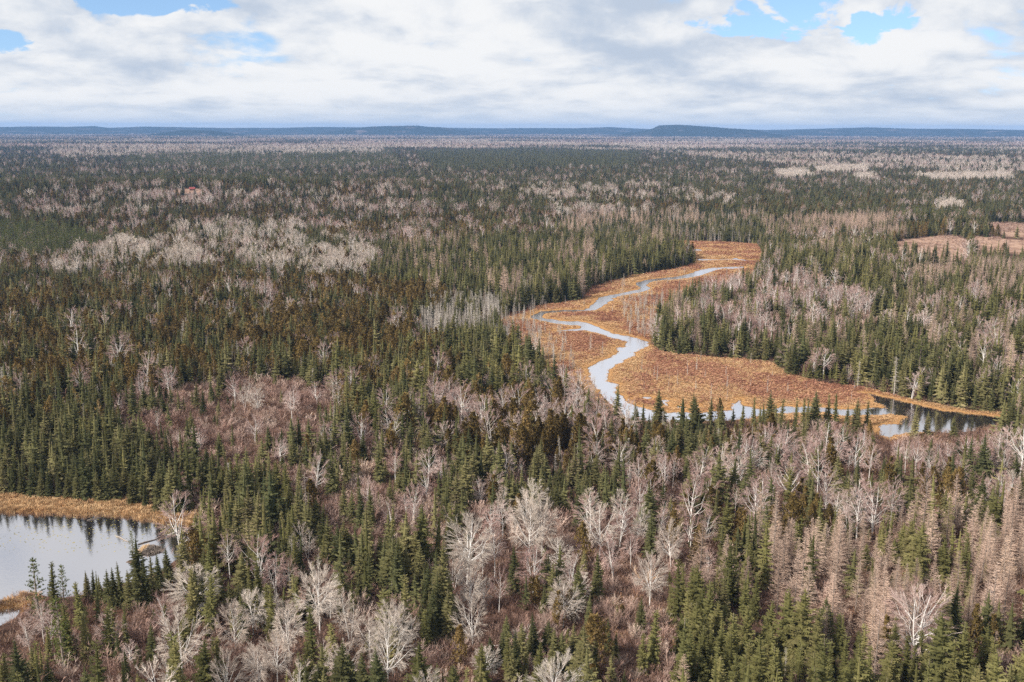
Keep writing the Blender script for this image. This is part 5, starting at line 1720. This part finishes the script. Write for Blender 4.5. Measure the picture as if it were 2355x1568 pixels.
def fallen(kind, var, foot, top, label, sc_=1.0):
    x0, y0, z0 = at(*cq(*foot)); x1, y1, z1 = at(*cq(*top))
    d = Vector((x1 - x0, y1 - y0, z1 - z0 + .5)); p = PR[kind][var]
    s = d.length / p.h * sc_
    root = bpy.data.objects.new('fallen_tree', None); COL.objects.link(root)
    root.location = (x0, y0, z0 + .3)
    root.rotation_euler = d.to_track_quat('Z', 'Y').to_euler()
    root.scale = (s, s, s)
    for n_, me in (('trunk', p.trunk), ('crown', p.crown)):
        obj(n_, me, root)
    tag(root, label, 'fallen tree', 'fallen trees in the brush')


fallen('aspen', 3, ('b', 665, 1415), ('b', 905, 1400), 'white fallen aspen lying across the lower brush')
fallen('birch', 1, ('b', 960, 955), ('b', 1085, 1000), 'pale thin fallen birch between the aspens')
fallen('dead', 2, ('b', 345, 605), ('b', 275, 580), 'cream toppled dead tree above the star-shaped birch', 1.3)
fallen('birch', 3, ('b', 785, 990), ('b', 900, 1000), 'fallen white stem at the foot of the pale aspen pair')
fallen('dead', 1, ('c', 780, 1545), ('c', 800, 1500), 'bleached broken branch among olive spruces on the lower edge')

# cabin far back on the ridge
x, y, z = at(442, 437)
cab = bpy.data.objects.new('cabin', None); COL.objects.link(cab); cab.location = (x, y, z); cab.rotation_euler = (0, 0, .25); cab.scale = (.75, .75, .75)
wall_m = simple_mat('cabin_boards', (.16, .12, .09), (.26, .20, .15), 2.0)
red_m = simple_mat('red_roof_sheet', (.20, .035, .032), (.27, .055, .048), 1.2, .5)
dark_m = simple_mat('cabin_glass', (.03, .035, .04), (.05, .06, .07), 1.0, .15)


def quads(name, V, F, mat, parent):
    me = bpy.data.meshes.new(name); me.from_pydata(V, [], F); me.materials.append(mat); me.update()
    return obj(name, me, parent)


def box(name, c, sz, mat, parent):
    V = [(c[0] + sx * sz[0] / 2, c[1] + sy * sz[1] / 2, c[2] + szz * sz[2] / 2) for szz in (-1, 1) for sx, sy in ((-1, -1), (1, -1), (1, 1), (-1, 1))]
    return quads(name, V, [(3, 2, 1, 0), (4, 5, 6, 7), (0, 1, 5, 4), (1, 2, 6, 5), (2, 3, 7, 6), (3, 0, 4, 7)], mat, parent)


quads('wall', [(-4, -3, -.5), (4, -3, -.5), (4, 3, -.5), (-4, 3, -.5), (-4, -3, 2.8), (4, -3, 2.8), (4, 3, 2.8), (-4, 3, 2.8), (-4, 0, 4.9), (4, 0, 4.9)],
      [(0, 1, 5, 4), (2, 3, 7, 6), (1, 2, 6, 9, 5), (3, 0, 4, 8, 7)], wall_m, cab)
rf = quads('roof', [(-4.6, -3.7, 2.45), (4.6, -3.7, 2.45), (4.6, 0, 5.15), (-4.6, 0, 5.15), (-4.6, 3.7, 2.45), (4.6, 3.7, 2.45), (-4.6, -3.7, 2.6), (4.6, -3.7, 2.6), (4.6, 0, 5.32), (-4.6, 0, 5.32), (-4.6, 3.7, 2.6), (4.6, 3.7, 2.6)],
           [(6, 7, 8, 9), (9, 8, 11, 10), (3, 2, 1, 0), (4, 5, 2, 3), (0, 1, 7, 6), (5, 4, 10, 11), (1, 2, 8, 7), (2, 5, 11, 8), (3, 0, 6, 9), (4, 3, 9, 10)], red_m, cab)
box('chimney', (2.2, .6, 5.4), (.7, .7, 1.6), wall_m, rf)
dr = box('door', (0, -3.04, .9), (1.0, .1, 2.0), red_m, cab)
for wx in (-2.4, 2.4):
    wn = box('window', (wx, -3.05, 1.4), (1.3, .12, 1.1), wall_m, cab)
    box('pane', (wx, -3.13, 1.4), (1.05, .05, .85), dark_m, wn)
tag(cab, 'small cabin with a red roof in a tan clearing on the far ridge', 'cabin')

# ------------------------------------------------------------------ air
hv, t, out = material('thin_blue_haze')
pv = t.node('ShaderNodeVolumePrincipled')
pv.inputs['Color'].default_value = (.30, .52, .92, 1)
pv.inputs['Density'].default_value = 5.8e-5
pv.inputs['Anisotropy'].default_value = 0.0
t.l.new(pv.outputs[0], out.inputs['Volume'])
bx0, bx1, bz0, bz1 = -20500, 20500, -18, 150
V = [(x, y, z) for z in (bz0, bz1) for x, y in ((bx0, bx0), (bx1, bx0), (bx1, bx1), (bx0, bx1))]
F = [(3, 2, 1, 0), (4, 5, 6, 7), (0, 1, 5, 4), (1, 2, 6, 5), (2, 3, 7, 6), (3, 0, 4, 7)]
tag(obj('haze', mesh_np('haze', V, F, (hv,))), 'thin blue haze over the plain', None, None, 'stuff')
